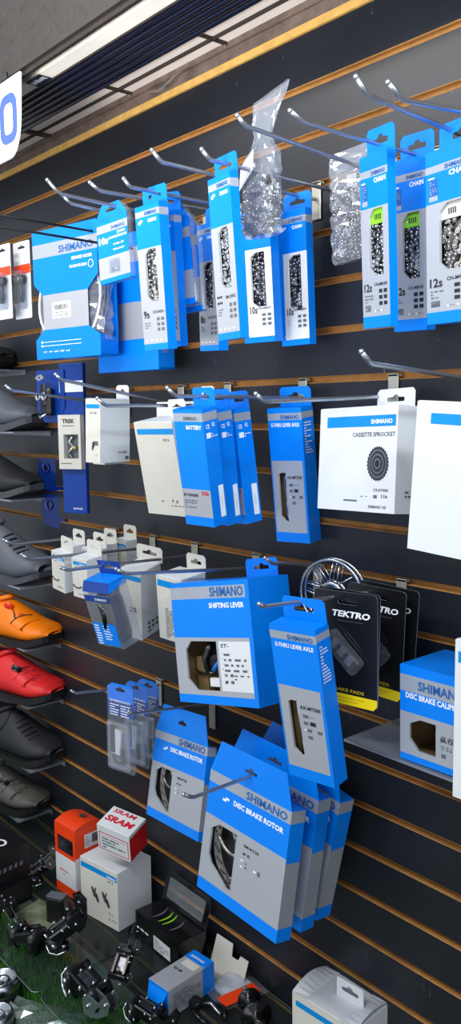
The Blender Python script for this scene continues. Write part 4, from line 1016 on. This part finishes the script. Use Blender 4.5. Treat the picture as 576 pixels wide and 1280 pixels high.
# ---- shoes
def shoe(label, mat_up, P, sole='sole_black', kind='dial', ht=1.0, yaw_=18, dial=(-.104, .48), accent=None, group='cycling shoes on shelves', wide=1.0, shadow=None):
    """toe at local +x, heel at -x; P is the toe tip on the shelf; length .29"""
    t = thing('cycling_shoe', label, 'shoe', (P[0]+.034, P[1]+.022, P[2]), (0, 0, yaw_), group)
    L = .285
    # stations from toe to heel: x, half width, height, side shift
    st = [(0, .022, .030, 0), (-.005, .033, .040, 0), (-.016, .042, .050, .001), (-.038, .048, .058, .003), (-.062, .050, .069, .004), (-.086, .048, .083, .003), (-.110, .044, .097, .001), (-.135, .040, .108, 0), (-.165, .037, .112, 0), (-.195, .037, .110, 0), (-.225, .036, .108, 0), (-.25, .031, .110, 0), (-.265, .018, .105, 0)]
    st = [(x, w_*wide*1.08, h*ht, s) for x, w_, h, s in st]
    n = 20; v = []; f = []
    for (x, hw, h, s) in st:
        base = .010+.020*max(0, 1+x/.075)**1.5 if x > -.075 else .010
        for i in range(n):
            a = 2*PI*i/n; c, sn = math.cos(a), math.sin(a)
            y = hw*math.copysign(abs(c)**.75, c)*(1 if sn < 0 else (1-.18*sn if x > -.06 else 1-.40*sn))
            hh_ = h+(base-.010)*.6; z = base+(hh_-base)*(.5+.5*math.copysign(abs(sn)**.8, sn))
            v.append((x, y+s, z))
    for k in range(len(st)-1):
        for i in range(n): f.append((k*n+i, k*n+(i+1) % n, (k+1)*n+(i+1) % n, (k+1)*n+i))
    f.append(tuple(range(n)))
    m = MB(); m.add(v, f, mat_up, True); up_ = m.build('upper', t)
    # collar opening
    m = MB(); path = []
    for i in range(24):
        a = 2*PI*i/24; path.append((-.198+.056*math.cos(a), .024*math.sin(a), (.108+.004*math.cos(2*a))*ht+(.006 if math.cos(a) > .6 else 0)))
    m.tube(path, .006, mat_up, 8, closed=True); m.plate([(p[0], p[1]) for p in path], [], 0, None, 'dark_inside', T=Matrix.Translation((0, 0, .1085*ht)) @ Matrix.Rotation(PI/2, 4, 'X') @ Matrix.Scale(-1, 4, (0, 0, 1)) @ Matrix.Scale(-1, 4, (0, 0, 1)))
    m.build('collar', t)
    # outsole following the outline with toe spring
    so = MB(); v = []; f = []; top = []
    outl = [(x+(.003 if i == 0 else 0), hw*1.03, s) for i, (x, hw, h, s) in enumerate(st)]
    ring = [(x, s+hw) for x, hw, s in outl]+[(x, s-hw) for x, hw, s in reversed(outl)]
    zt = lambda x: (.016+.018*max(0, 1+x/.075)**1.5) if x > -.075 else .016*(1.0 if ht < 1.15 else 1.5)
    zb = lambda x: (.020*max(0, 1+x/.075)**1.5) if x > -.075 else (0 if (x > -.12 or x < -.19) else .004)
    k = len(ring); v = [(x, y, zb(x)) for x, y in ring]+[(x, y*1.01, zt(x)) for x, y in ring]
    f = [(i, (i+1) % k, k+(i+1) % k, k+i) for i in range(k)]
    nn = len(outl)
    for i in range(nn-1): f += [(i, i+1, k-2-i, k-1-i), (k+i, k+k-1-i, k+k-2-i, k+i+1)]
    so.add(v, f, sole, False); so.build('outsole', t)
    # surface point on the outer (-y) side; u along x, q from sole (0) to ridge (1)
    def surf(x, q, e=.0012):
        for i in range(len(st)-1):
            if st[i+1][0] <= x <= st[i][0]:
                a = (st[i][0]-x)/(st[i][0]-st[i+1][0]); hw = st[i][1]*(1-a)+st[i+1][1]*a; h = st[i][2]*(1-a)+st[i+1][2]*a; s = st[i][3]*(1-a)+st[i+1][3]*a; break
        an = q*PI/2; c, sn = math.cos(an), math.sin(an)
        y = -hw*abs(c)**.75*((1-.18*sn) if x > -.1 else (1-.42*sn)); z = .01+(h-.01)*(.5+.5*abs(sn)**.8)
        return Vector((x, y+s-e*c, z+e*sn))
    if kind == 'dial':
        d = MB()
        for (x, q) in (dial,):
            c = surf(x, q, .003); T = Matrix.Translation(c) @ Euler((.7, 0, 0)).to_matrix().to_4x4()
            d.lathe([(0, -.010), (.0105, -.010), (.0135, -.007), (.014, 0)], 'black_plastic' if mat_up != 'shoe_orange' else 'orange_box', 18, T=T)
            dc = MB(); dc.lathe([(0, -.0112), (.0058, -.0112), (.0062, -.010)], 'steel' if mat_up != 'shoe_orange' else 'red', 12, T=T)
        dial_o = d.build('closure_dial', t); dc.build('dial_cap', dial_o)
        sp = MB()
        for x0, wd in ((-.050, .020),):
            rows = []
            for i in range(9):
                q = .10+.86*i/8; xx = x0-.020*(1-q)
                rows.append((surf(xx, q, .0022), surf(xx-wd-.012*(1-q), q, .0022)))
            vv = [tuple(p) for r_ in rows for p in r_]
            sp.add(vv, [(2*i, 2*i+1, 2*i+3, 2*i+2) for i in range(8)], mat_up, True)
            sp.tube([r_[0] for r_ in rows], .0016, mat_up, 6); sp.tube([r_[1] for r_ in rows], .0016, 'ink' if mat_up == 'shoe_orange' else mat_up, 6)
        sp.build('strap', t)
        l = MB()
        for x0 in ((-.066, -.082, -.098) if mat_up != 'shoe_orange' else ()):
            l.tube([surf(x0+.012*q, .45+.5*q, .0014) for q in (0, .25, .5, .75, 1)], .0012, 'shoe_black' if mat_up != 'shoe_orange' else 'red', 6)
        for x0 in ((-.060, -.076, -.092) if mat_up != 'shoe_orange' else (-.088,)):
            l.tube([surf(x0, .55), surf(x0+.012, .62), surf(x0+.010, .75), surf(x0-.003, .68), surf(x0, .55)], .0012, 'shoe_black' if mat_up != 'shoe_orange' else 'red', 6)
        l.build('lace_wire', t)
        s_ = MB(); s_.tube([surf(-.06-.012*i, .12+.09*i, .0006) for i in range(7)], .0013, 'ink' if mat_up == 'shoe_orange' else mat_up, 6); s_.build('seam', t)
    if kind == 'laces':
        l = MB()
        for i in range(5):
            x0 = -.060-i*.013
            l.tube([surf(x0, .50), surf(x0+.006, .7), surf(x0+.010, .95)], .0024, 'black_rubber', 6)
        l.build('laces', t)
        s_ = MB(); s_.tube([surf(-.15+.012*math.sin(i*.5), .1+.13*i, .001) for i in range(7)], .0022, 'sole_black', 6); s_.build('ankle_seam', t)
    if accent:
        a = MB()
        for j, x0 in enumerate(accent[1]):
            pts = [surf(x0-.010*i, .25+.10*i, .0008) for i in range(6)]; pt2 = [surf(x0-.010*i-.010, .25+.10*i, .0008) for i in range(6)]
            a.add([tuple(p) for p in pts]+[tuple(p) for p in pt2], [(i, i+1, 7+i, 6+i) for i in range(5)], accent[0])
        a.build('stripe', t)
    return t
def shoe_shelf(lab, z, x1=-1.86, dep=.098): acrylic_shelf(lab, x1-.36, x1, dep, z, 'clear shoe shelves')
SH = [  # shelf height, right end, toe x, label shelf
 (.11, -1.99), (-.041, -1.872), (-.205, -1.90), (-.415, -1.87), (-.566, -1.86), (-.709, -1.858), (-.873, -1.862), (-1.03, -1.94)]
SL = ['clear shoe shelf at the top, under the cut off black shoe', 'clear shoe shelf under the grey shoe', 'clear shoe shelf under the striped shoe', 'clear shoe shelf under the tall dark grey shoe',
      'clear shoe shelf under the orange shoe', 'clear shoe shelf under the red shoe', 'clear shoe shelf under the black shoe with white heel piece', 'lowest clear shoe shelf under the olive grey shoe']
for (z, x1), lb in zip(SH, SL): shoe_shelf(lb, z, x1)
ZS = lambda i: EYE+SH[i][0]+.0004
shoe('black shoe toe at the top of the shelves, mostly out of frame', 'shoe_black', (-2.06, -.056, ZS(0)), kind='laces')
shoe('smooth grey shoe under the black one, pointing at the blue cleat card', 'shoe_grey', (-1.905, -.056, ZS(1)), kind='plain', sole='sole_grey', ht=1.0)
shoe('dark shoe with two neon yellow stripes', 'shoe_black', (-1.93, -.056, ZS(2)), kind='plain', accent=('neon', (-.075, -.10)), sole='sole_grey')
shoe('tall dark grey shoe behind the crossing hooks', 'shoe_grey', (-1.90, -.056, ZS(3)), kind='laces', ht=1.28, sole='sole_grey')
shoe('bright orange shoe with an orange dial', 'shoe_orange', (-1.868, -.054, ZS(4)), ht=.96, dial=(-.128, .62))
shoe('red shoe with a black dial and wire lacing', 'shoe_red', (-1.866, -.054, ZS(5)), ht=1.0)
shoe('bulky black shoe with a white heel piece', 'shoe_black', (-1.885, -.052, ZS(6)), kind='laces', ht=1.12, accent=('sole_white', ()), wide=1.05)
shoe('olive grey shoe with a dial on the lowest shelf', 'shoe_olive', (-1.965, -.054, ZS(7)), ht=.95)

# ================================================================== GLASS SHELF AND WHAT STANDS ON IT
ZG = EYE-1.08
def glass_shelf(label, x0, x1, dep, r_, z):
    t = thing('glass_shelf', label, 'glass shelf', ((x0+x1)/2, -.003, z), (0, 0, 0), 'glass shelves')
    a, b = x0-(x0+x1)/2, x1-(x0+x1)/2
    m = MB(); T = Matrix.Rotation(-PI/2, 4, 'X')
    pts = rrect(a, b, .001, dep, r_)
    m.add([(x, -y, -.0005) for x, y in pts]+[(x, -y, -.0065) for x, y in pts], [tuple(range(len(pts))), tuple(range(2*len(pts)-1, len(pts)-1, -1))]+[(i, (i+1) % len(pts), len(pts)+(i+1) % len(pts), len(pts)+i) for i in range(len(pts))], 'clear_glass')
    m.build('glass_plate', t)
    e = MB(); e.tube([(x, -y, -.0035) for x, y in pts], .0007, 'steel', 5, closed=True); e.build('polished_edge', t)
    for x in (a+.05, b-.05):
        c = MB(); c.box(x-.006, x+.006, -.02, .001, -.012, .002, 'zinc', bev=.001); c.build('clip', t)
    return t
glass_shelf('glass shelf with the orange and white boxes on it', -2.55, -1.389, .338, .012, ZG)
glass_shelf('glass shelf in front of the black box with the rounded corner', -1.382, -.45, .335, .02, ZG-.001)
ZT = EYE-1.185
def turf():
    b = MB(); b.box(-3.2, .4, -1.0, -.16, .0005, ZT, 'turf_base'); struct(b.build('floor_turf_plinth'))
    g = MB(); r = random.Random(12)
    for i in range(20000):
        x = r.uniform(-2.1, -1.15); y = r.uniform(-.62, -.155); h = r.uniform(.008, .022); a = r.random()*PI; dx, dy = .0011*math.cos(a), .0011*math.sin(a); lx, ly = r.uniform(-.009, .009), r.uniform(-.009, .009)
        g.add([(x-dx, y-dy, ZT), (x+dx, y+dy, ZT), (x+lx, y+ly, ZT+h)], [(0, 1, 2)], 'grass')
    o = g.build('artificial_turf'); o['kind'] = 'stuff'; o['label'] = 'short green artificial turf below the glass shelf'; o['category'] = 'turf'
turf()
def on_shelf(px, py, z=-1.08):
    D = fw+rt*((px-288)/F)-up*((py-640)/F); s = z/D.z
    P = D*s; return Vector((P.x, P.y-DIST, P.z+EYE))

# orange box
def orange_box():
    S = (.0783, .1621, .0743); w_, h_, d_ = S
    r = carton('orange_box', 'tall orange and white box with a side window and rounded top flap', 'orange box', (-1.6399, -.1302, -.9179), (4.7, 0, 0), S,
        [(0, .44, 'orange_box'), (.44, .86, 'white_card'), (.86, 1, 'orange_box')], [(0, .40, 'orange_box'), (.40, .86, 'white_card'), (.86, 1, 'orange_box')], win=[(.1, .16), (.9, .16), (.9, .40), (.1, .40)], inside='ink_soft', back='orange_box', top='orange_box',
        texts=[], patches=[('R', .35, .95, .10, .30, 'white_card'), ('R', .62, .9, .12, .25, 'ink_soft')], prints=[('R', .4, .58, .12, .27, 4, 'ink_soft'), ('F', .22, .62, .63, .68, 1, 'orange_box'), ('F', .4, .7, .69, .72, 1, 'ink_soft')])
    m = MB(); o = []
    for i in range(9): a = PI*i/8; o.append((-w_/2+w_*.0+.0, 0))
    # gently arched lid with a star-shaped hang cut
    v = []; f = []; n = 10
    for i in range(n+1):
        y = d_*i/n; z = .0011+.010*math.sin(PI*i/n); v += [(-w_/2, y, z), (w_/2, y, z)]
    for i in range(n): f.append((2*i, 2*i+1, 2*i+3, 2*i+2))
    f.append(tuple(range(0, 2*n+2, 2))); f.append(tuple(range(1, 2*n+2, 2)))
    m.add(v, f, 'orange_box'); m.build('lid', r)
    h = MB(); pts = []
    for i in range(10): a = 2*PI*i/10; rr = .010 if i % 2 else .0055; pts.append((.008+rr*math.cos(a)*1.4, .045+rr*math.sin(a)))
    h.add([(x, y, .0126) for x, y in pts], [tuple(range(10))], 'dark_inside'); h.build('hang_hole', r)
orange_box()
def pedal_white():
    S = (.1197, .1276, .0963); w_, h_, d_ = S
    r = white_carton('component_box', 'white box with blue band and part pictures under the red and white box', 'white box', (-1.5019, -.1275, -.9522), (9.2, 0, 0), S, band=(.075, .165), c=CC, bu=(.02, .98),
        texts=[('F', 'SHIMANO', .72, .15, .005, .028, 'ink_white', .03), ('F', 'BR-R', .74, .215, .003, .02, 'ink_soft')], prints=[('F', .75, .92, .74, .79, 2, 'ink_soft'), ('F', .75, .95, .84, .9, 2, 'ink_soft')])
    m = MB()
    for cx in (-.012, .022):
        m.tube([(cx-.010, -.0008, -h_*.44), (cx-.004, -.0008, -h_*.52), (cx+.004, -.0008, -h_*.56), (cx+.010, -.0008, -h_*.66)], [.0018, .0032, .0034, .0018], 'ink', 6)
        m.tube([(cx+.002, -.0008, -h_*.43), (cx-.002, -.0008, -h_*.52)], .0014, 'ink', 6); m.tube([(cx-.006, -.0008, -h_*.58), (cx+.010, -.0008, -h_*.60)], .0016, 'ink_soft', 6)
    m.build('part_picture', r)
pedal_white()
def red_box():
    S = (.082, .066, .060); w_, h_, d_ = S
    r = carton('red_lettered_box', 'small white box taped with red lettering, resting on the white box', 'red and white box', (-1.4372, -.129, -.8502), (21.3, 13.9, 7.5), S, [(0, 1, 'white_card')], [(0, .12, 'white_card'), (.12, 1, 'red')], back='white_card', top='white_card',
        texts=[('T', 'SRAM', .06, .70, .017, .066, 'ink_red', .04, .2), ('T', 'SRAM', .1, .26, .011, .055, 'ink_red', .03, .2), ],
        patches=[('F', .05, .95, .24, .27, 'ink_red'), ('F', .05, .95, .90, .93, 'ink_red'), ('F', .05, .07, .24, .93, 'ink_red'), ('F', .93, .95, .24, .93, 'ink_red'), ('F', .14, .86, .36, .37, 'ink_red')], prints=[('F', .14, .84, .40, .86, 4, 'ink_soft'), ('T', .3, .7, -.52, -.45, 1, 'ink_soft')])
    return r
red_box()
def black_box():
    S = (.1513, .0556, .0686); w_, h_, d_ = S
    r = carton('black_pedal_box', 'glossy black box with green streaks and a raised clear window flap', 'black box', (-1.3348, -.0981, -1.0244), (-1, 0, 0), S, [(0, 1, 'black_gloss')], [(0, 1, 'black_gloss')], back='black_gloss', top='black_gloss',
        texts=[], patches=[('F', .44, .82, .40, .92, 'white_card')], prints=[('F', .47, .79, .44, .88, 6, 'ink_soft'), ('F', .04, .36, .50, .66, 1, 'ink_white')])
    m = MB(); f = [(-w_/2, 0), (w_/2, 0), (w_/2, .05), (w_/2-.01, .062), (-w_/2+.01, .062), (-w_/2, .05)]
    T = Matrix.Translation((0, d_-.002, 0)) @ Matrix.Rotation(-.30, 4, 'X')
    m.plate(f, [rrect(-w_*.40, w_*.40, .012, .050, .004, 2)], 0, .001, 'black_gloss', T=T, rim='ink_soft'); m.build('hang_flap', r)
    c = MB(); c.plate(rrect(-w_*.41, w_*.41, .010, .052, .004, 2), [], -.001, None, 'clear_bag', T=T); c.build('flap_window', r)
    g = MB()
    for k, (x0, c_) in enumerate(((-.01, 'green'), (.004, 'green'), (-.03, 'ink_soft'), (.03, 'ink_soft'))):
        p = [(x0+.022*math.sin(i*.25)-i*.004, .012+i*.006, .0014) for i in range(8)]
        g.add([(x-.0008-.0015*math.sin(i/7*PI), y, z) for i, (x, y, z) in enumerate(p)]+[(x+.0008+.0015*math.sin(i/7*PI), y, z) for i, (x, y, z) in enumerate(p)], [(i, i+1, 9+i, 8+i) for i in range(7)], c_)
    g.build('top_graphic', r)
black_box()
def lying_box():
    S = (.0538, .054, .114); w_, h_, d_ = S
    r = carton('small_blue_box', 'small blue and silver box lying on the glass with torn end flap', 'blue box', (-1.1889, -.1958, -1.0259), (5.2, 0, 0), S, [(0, 1, BL)], [(0, 1, 'silver')], back=BL, top='silver', bottom=BL,
        patches=[('T', 0, 1, 0, .22, BL), ('R', .74, 1, 0, 1, BL), ('T', .2, .85, .24, .40, 'cream_card')], prints=[('R', .1, .7, .2, .8, 7, 'ink_soft')],
        texts=[('T', 'RD-M', .2, .56, .006, .02, 'ink'), ('T', 'SHIMANO', .15, .16, .006, .035, 'ink_white')])
    m = MB(); m.add([(-w_/2+.002, -.001, -.006), (w_/2-.002, -.001, -.004), (w_/2-.010, -.016, -.040), (-w_/2+.008, -.013, -.036)], [(0, 1, 2, 3)], BL); m.add([(-w_/2+.002, .0, -.006), (w_/2-.002, .0, -.004), (w_/2-.010, -.0153, -.040), (-w_/2+.008, -.0123, -.036)], [(3, 2, 1, 0)], BL); m.build('end_flap', r)
lying_box()
def low_white():
    S = (.1313, .1238, .0898); w_, h_, d_ = S
    r = white_carton('open_white_box', 'white box with a standing hang tab at the bottom right', 'white box', (-.8833, -.0877, -.9562), (4.3, 0, 0), S, band=(.09, .17), c=CC, bu=(.06, 1))
    m = MB(); m.plate(rrect(-.008, .046, -.002, .034, .003, 2), [slot_hole(.019, .018, .034, .008)], d_*.50, d_*.50+.0016, CW); m.build('hang_tab', r)
    f = MB(); n = 8; v = []; fc = []
    for i in range(n+1): q = i/n; v += [(-w_/2, d_*q, .001+.012*math.sin(PI*q)), (-w_/2+.03, d_*q, .0012)]
    for i in range(n): fc.append((2*i, 2*i+1, 2*i+3, 2*i+2))
    f.add(v, fc, CW); f.build('folded_flap', r); f = MB(); v = []; fc = []
    for i in range(n+1): q = i/n; v += [(w_/2, d_*q, .001+.010*math.sin(PI*q)), (w_/2-.03, d_*q, .0012)]
    for i in range(n): fc.append((2*i, 2*i+1, 2*i+3, 2*i+2))
    f.add(v, fc, CW); f.build('folded_flap', r)
low_white()
def shoe_style_boxes():
    P = on_shelf(2, 1128)
    t = thing('ring_printed_box', 'black box printed with a white and a red ring at the left edge', 'black box', (P.x-.05, P.y-.0, ZG+.052), (0, 0, 8))
    m = MB(); m.box(-.14, .075, -.075, .055, 0, .075, 'black_card', bev=.001); m.build('carton_body', t)
    k = MB(); T = Matrix.Identity(4)
    for cx, cy, mm in ((.03, .008, 'ink_white'), (.03, -.034, 'ink_red')):
        v = []; n = 24
        for i in range(n): a = 2*PI*i/n; v += [(cx+.018*math.cos(a), cy+.014*math.sin(a), .0756), (cx+.012*math.cos(a), cy+.009*math.sin(a), .0756)]
        k.add(v, [(2*i, (2*i+2) % (2*n), (2*i+3) % (2*n), 2*i+1) for i in range(n)], mm)
    for i in range(5): k.quad((.0756, -.03+i*.014, .03), (.0756, -.022+i*.014, .03), (.0756, -.020+i*.014, .040), (.0756, -.028+i*.014, .040), 'ink_soft')
    k.build('printed_rings', t)
    t2 = thing('black_carton', 'plain black box under the ring printed box', 'black box', (P.x-.035, P.y-.0, ZG+.0003), (0, 0, 8))
    m = MB(); m.box(-.12, .075, -.07, .05, 0, .050, 'black_card', bev=.001); m.build('carton_body', t2)
    m = MB(); m.box(-.11, .065, -.06, .04, .0501, .0515, 'black_plastic'); m.build('lid_panel', t2)
shoe_style_boxes()

# ---- derailleurs
def derailleur(label, P, rz, ry=0, sc=1.0, cage='black_plastic', group='loose derailleurs on the glass'):
    t = thing('derailleur', label, 'derailleur', (P[0], P[1], P[2]+abs(math.sin(math.radians(ry)))*.046*sc), (0, ry, rz), group); t.scale = (sc*.82, sc*1.35, sc*1.3)
    b = MB(); b.box(-.045, -.018, -.012, .014, .002, .030, 'black_gloss', bev=.006); b.lathe([(0, -.016), (.009, -.016), (.0115, -.013), (.0115, .016), (0, .018)], 'black_plastic', 18, T=Matrix.Translation((-.034, 0, .024)))
    b.build('mounting_knuckle', t)
    k = MB(); T = Matrix.Translation((-.006, 0, .022)) @ Matrix.Rotation(.25, 4, 'Y')
    k.box(-.024, .026, -.014, -.008, -.008, .010, 'black_gloss', T=T, bev=.003); k.box(-.024, .026, .006, .012, -.008, .010, 'black_plastic', T=T, bev=.003); k.box(-.018, .018, -.009, .008, -.004, .004, 'chain_dark', T=T, bev=.002); k.build('linkage', t)
    k2 = MB(); k2.box(.014, .042, -.013, .013, .003, .028, 'black_gloss', bev=.007); k2.lathe([(0, -.017), (.010, -.017), (.013, -.012), (.013, .012), (0, .014)], 'black_plastic', 18, T=Matrix.Translation((.03, 0, .017))); k2.build('spring_housing', t)
    for y in (-.020, -.008):
        c = MB(); c.plate([(.022, .006), (.040, .004), (.062, .010), (.085, .020), (.092, .034), (.080, .042), (.060, .026), (.034, .030), (.020, .022)], [[(.050, .013), (.060, .015), (.072, .026), (.060, .022)]], y, y+.0016, cage); c.build('cage_plate', t)
    for (x, z) in ((.036, .017), (.082, .031)):
        w2 = MB(); o = [];
        for i in range(22): a = 2*PI*i/22; rr = .0105 if i % 2 else .0088; o.append((x+rr*math.cos(a), z+rr*math.sin(a)))
        w2.plate(o, [circ(x, z, .003, 10)], -.0165, -.0125, 'black_rubber'); w2.build('jockey_wheel', t)
    for (x, y, z, r_) in ((-.034, -.0165, .024, .0045), (-.026, -.014, .012, .003), (.004, -.0145, .026, .003), (.018, -.0145, .020, .003), (.03, -.0175, .017, .004), (.036, -.0205, .017, .0028), (.082, -.0205, .031, .0028)):
        q = MB(); q.lathe([(0, -.002), (r_*.6, -.002), (r_, -.001), (r_, .001)], 'chrome', 12, T=Matrix.Translation((x, y, z))); q.build('bolt', t)
    for (x, y, z) in ((-.02, 0, .032), (-.006, .006, .036), (.022, -.004, .031), (.034, .006, .031)):
        q = MB(); q.sphere((x, y, z), .0028, 'chrome', seg=8, rings=6); q.build('screw', t)
    q = MB()
    q.tube([(-.05, -.004, .03), (-.058, -.008, .022), (-.05, -.012, .012), (-.03, -.016, .006)], .0022, 'chrome', 8); q.build('cable_anchor', t)
    return t
def D(label, px, py, rz, sc=1.0, ry=0, **k):
    P = on_shelf(px, py); return derailleur(label, (P.x, P.y, ZG+.0003), rz, ry, sc, **k)
D('black derailleur left of the orange box', 60, 1106, 75, .85, ry=-50, cage='chain_steel')
D('black derailleur at the left edge on the patterned card', 8, 1150, 20, .8, ry=-20)
D('black derailleur with a curved silver cage, left of the turf', 34, 1186, 200, 1.05, cage='chrome')
D('black derailleur standing below the white box, cage to the right', 98, 1192, 60, 1.1, ry=-55)
D('large black derailleur nearest the camera above the turf corner', 112, 1252, 10, 1.25, cage='zinc')
D('small open caged derailleur right of the large one', 160, 1222, 120, .85, ry=-60)
D('black derailleur cut by the bottom edge beside the blue box', 185, 1279, 30, .9)
# small upright black case between the derailleurs
def case():
    P = on_shelf(72, 1152)
    t = thing('black_case', 'small upright black block with a grey top between the derailleurs', 'case', (P.x, P.y, ZG+.0003), (0, 0, 30))
    m = MB(); m.box(-.022, .022, -.012, .012, 0, .058, 'black_plastic', bev=.004); m.build('case_body', t)
    m = MB(); m.box(-.020, .020, -.011, .011, .0581, .061, 'shoe_grey', bev=.001); m.build('grey_lid', t)
    P = on_shelf(30, 1150)
    t = thing('patterned_bag', 'flat green and brown patterned bag under the left derailleurs', 'bag', (P.x+.02, P.y+.03, ZG+.0004), (0, 0, 15))
    m = MB(); r = random.Random(9); v = []; f = []; n = 7
    for i in range(n+1):
        for j in range(n+1): v.append((-.06+.12*i/n, -.05+.1*j/n, .0008+abs(r.gauss(0, .0008)) if 0 < i < n and 0 < j < n else .0004))
    for i in range(n):
        for j in range(n): f.append((i*(n+1)+j, (i+1)*(n+1)+j, (i+1)*(n+1)+j+1, i*(n+1)+j+1))
    mat('camo', (112, 118, 96), .5, noise=.6, nscale=30); m.add(v, f, 'camo'); m.build('bag_sheet', t)
case()
# hub
def hub():
    P = on_shelf(316, 1275)
    t = thing('wheel_hub', 'black flanged wheel hub at the bottom, in front of the white box', 'hub', (P.x, P.y, ZG+.024), (0, 0, -25))
    T = Matrix.Rotation(PI/2, 4, 'Z')
    m = MB(); m.lathe([(0, -.05), (.010, -.05), (.011, -.04), (.011, -.026), (.0275, -.025), (.0285, -.022), (.0275, -.019), (.013, -.017), (.010, 0), (.013, .017), (.021, .019), (.022, .022), (.021, .025), (.012, .026), (.012, .036), (0, .036)], 'black_gloss', 30, T=T); m.build('hub_shell', t)
    a = MB(); a.lathe([(0, -.066), (.004, -.066), (.005, -.062), (.005, -.05)], 'chrome', 14, T=T); a.lathe([(.005, .036), (.005, .055), (0, .055)], 'chrome', 14, T=T); a.build('axle', t)
    P = on_shelf(262, 1270)
    t = thing('brake_lever_clamp', 'small black clamp and cable left of the hub', 'clamp', (P.x, P.y, ZG+.0035), (0, 0, 20))
    m = MB(); m.tube([(.03*math.cos(a_), .024*math.sin(a_), .003+.004*math.sin(a_*2)) for a_ in [2*PI*i/20 for i in range(17)]], .0042, 'black_gloss', 8); m.box(-.04, -.02, -.012, .012, -.002, .018, 'black_plastic', bev=.004); m.build('clamp_body', t)
    m = MB(); m.tube([(-.02, 0, .012), (0, .005, .018), (.025, -.004, .012)], .003, 'steel', 8); m.build('bolt', t)
hub()
def bag_red():
    P = on_shelf(292, 1236)
    t = thing('small_parts_bag', 'crumpled clear bag with a red header beside the lying blue box', 'bag', (P.x, P.y, ZG+.0006), (0, 0, -8))
    m = MB(); r = random.Random(6); n = 9; v = []; f = []
    for i in range(n+1):
        for j in range(n+1):
            q = math.sin(PI*i/n)*math.sin(PI*j/n); v.append((-.045+.09*i/n, -.05+.10*j/n, .0012+.012*q*r.uniform(.6, 1.2)))
    for i in range(n):
        for j in range(n): f.append((i*(n+1)+j, (i+1)*(n+1)+j, (i+1)*(n+1)+j+1, i*(n+1)+j+1))
    m.add(v, f, 'clear_bag'); m.build('plastic_bag', t)
    c = MB(); c.box(-.038, .02, -.03, .035, .0005, .003, 'paper'); c.build('paper_slip', t)
    h = MB(); h.box(.018, .044, -.048, .03, .0132, .0146, 'orange_box', T=Matrix.Rotation(.1, 4, 'Y')); h.build('header_strip', t)
    P = on_shelf(280, 1215)
    t = thing('white_tray', 'notched white plastic tray lid against the wall behind the lying blue box', 'tray', (P.x, -.03, ZG+.0004), (0, 0, 2))
    m = MB(); m.plate([(-.045, 0), (.05, 0), (.05, .040), (.028, .040), (.024, .030), (.006, .030), (.002, .052), (-.045, .052)], [], 0, .0012, 'cream_card', T=Matrix.Rotation(-.35, 4, 'X')); m.build('tray_wall', t)
    m = MB(); m.box(-.045, .05, -.035, 0, 0, .0012, 'cream_card'); m.build('tray_base', t)
bag_red()
# metal cups at the left bottom
for i, (px, py, r_) in enumerate(((2, 1232, .036), (-3, 1275, .03))):
    P = on_shelf(px, py, -1.155)
    t = thing('freewheel_cup', ('silver ring shaped bearing cup at the left edge over the turf', 'second silver ring cup in the bottom left corner')[i], 'metal ring', (P.x, P.y, .0), (0, 0, 0), 'silver ring cups')
    t.location.z = ZT+.028
    T = Matrix.Rotation(PI/2, 4, 'X')
    m = MB(); m.lathe([(r_, -.012), (r_*1.06, 0), (r_*1.06, .012), (r_*.94, .020), (r_*.80, .020), (r_*.78, .004), (r_*.55, .002), (r_*.5, .014), (r_*.32, .014), (r_*.3, -.01)], 'steel', 40, T=T, closed=False); m.build('ring_body', t)
    m = MB(); m.lathe([(r_*1.07, -.018), (r_*1.14, -.016), (r_*1.14, -.002), (r_*1.07, 0)], 'black_rubber', 40, T=T, closed=True); m.build('rubber_band', t)
def crumpled():
    P = on_shelf(48, 1279, -1.16)
    t = thing('clear_sleeve', 'crumpled empty clear sleeve at the bottom left on the turf', 'bag', (P.x, P.y, ZT+.022), (0, 0, 30))
    m = MB(); r = random.Random(8); n = 8; v = []; f = []
    for i in range(n+1):
        for j in range(n+1): v.append((-.08+.16*i/n, -.05+.10*j/n, r.uniform(.0, .012)))
    for i in range(n):
        for j in range(n): f.append((i*(n+1)+j, (i+1)*(n+1)+j, (i+1)*(n+1)+j+1, i*(n+1)+j+1))
    m.add(v, f, 'clear_bag'); m.build('plastic_sheet', t)
crumpled()
def tag_string():
    P = at(205, 106, .02)
    t = thing('torn_tag', 'torn grey plastic strip hanging from the steel channel', 'strip', (P.x, -.03, EYE+.600), (0, 0, 0))
    m = MB(); v = []; f = []
    for i in range(9):
        q = i/8; x = -.03+.10*q; z = -.006*math.sin(q*5)-.004; w2 = .010*(1-q*.8) if q < .5 else .004
        v += [(x, -.004-w2, z), (x, -.004+w2, z+.003)]
    for i in range(8): f.append((2*i, 2*i+1, 2*i+3, 2*i+2))
    m.add(v, f, 'stripe'); m.build('strip_sheet', t)
tag_string()
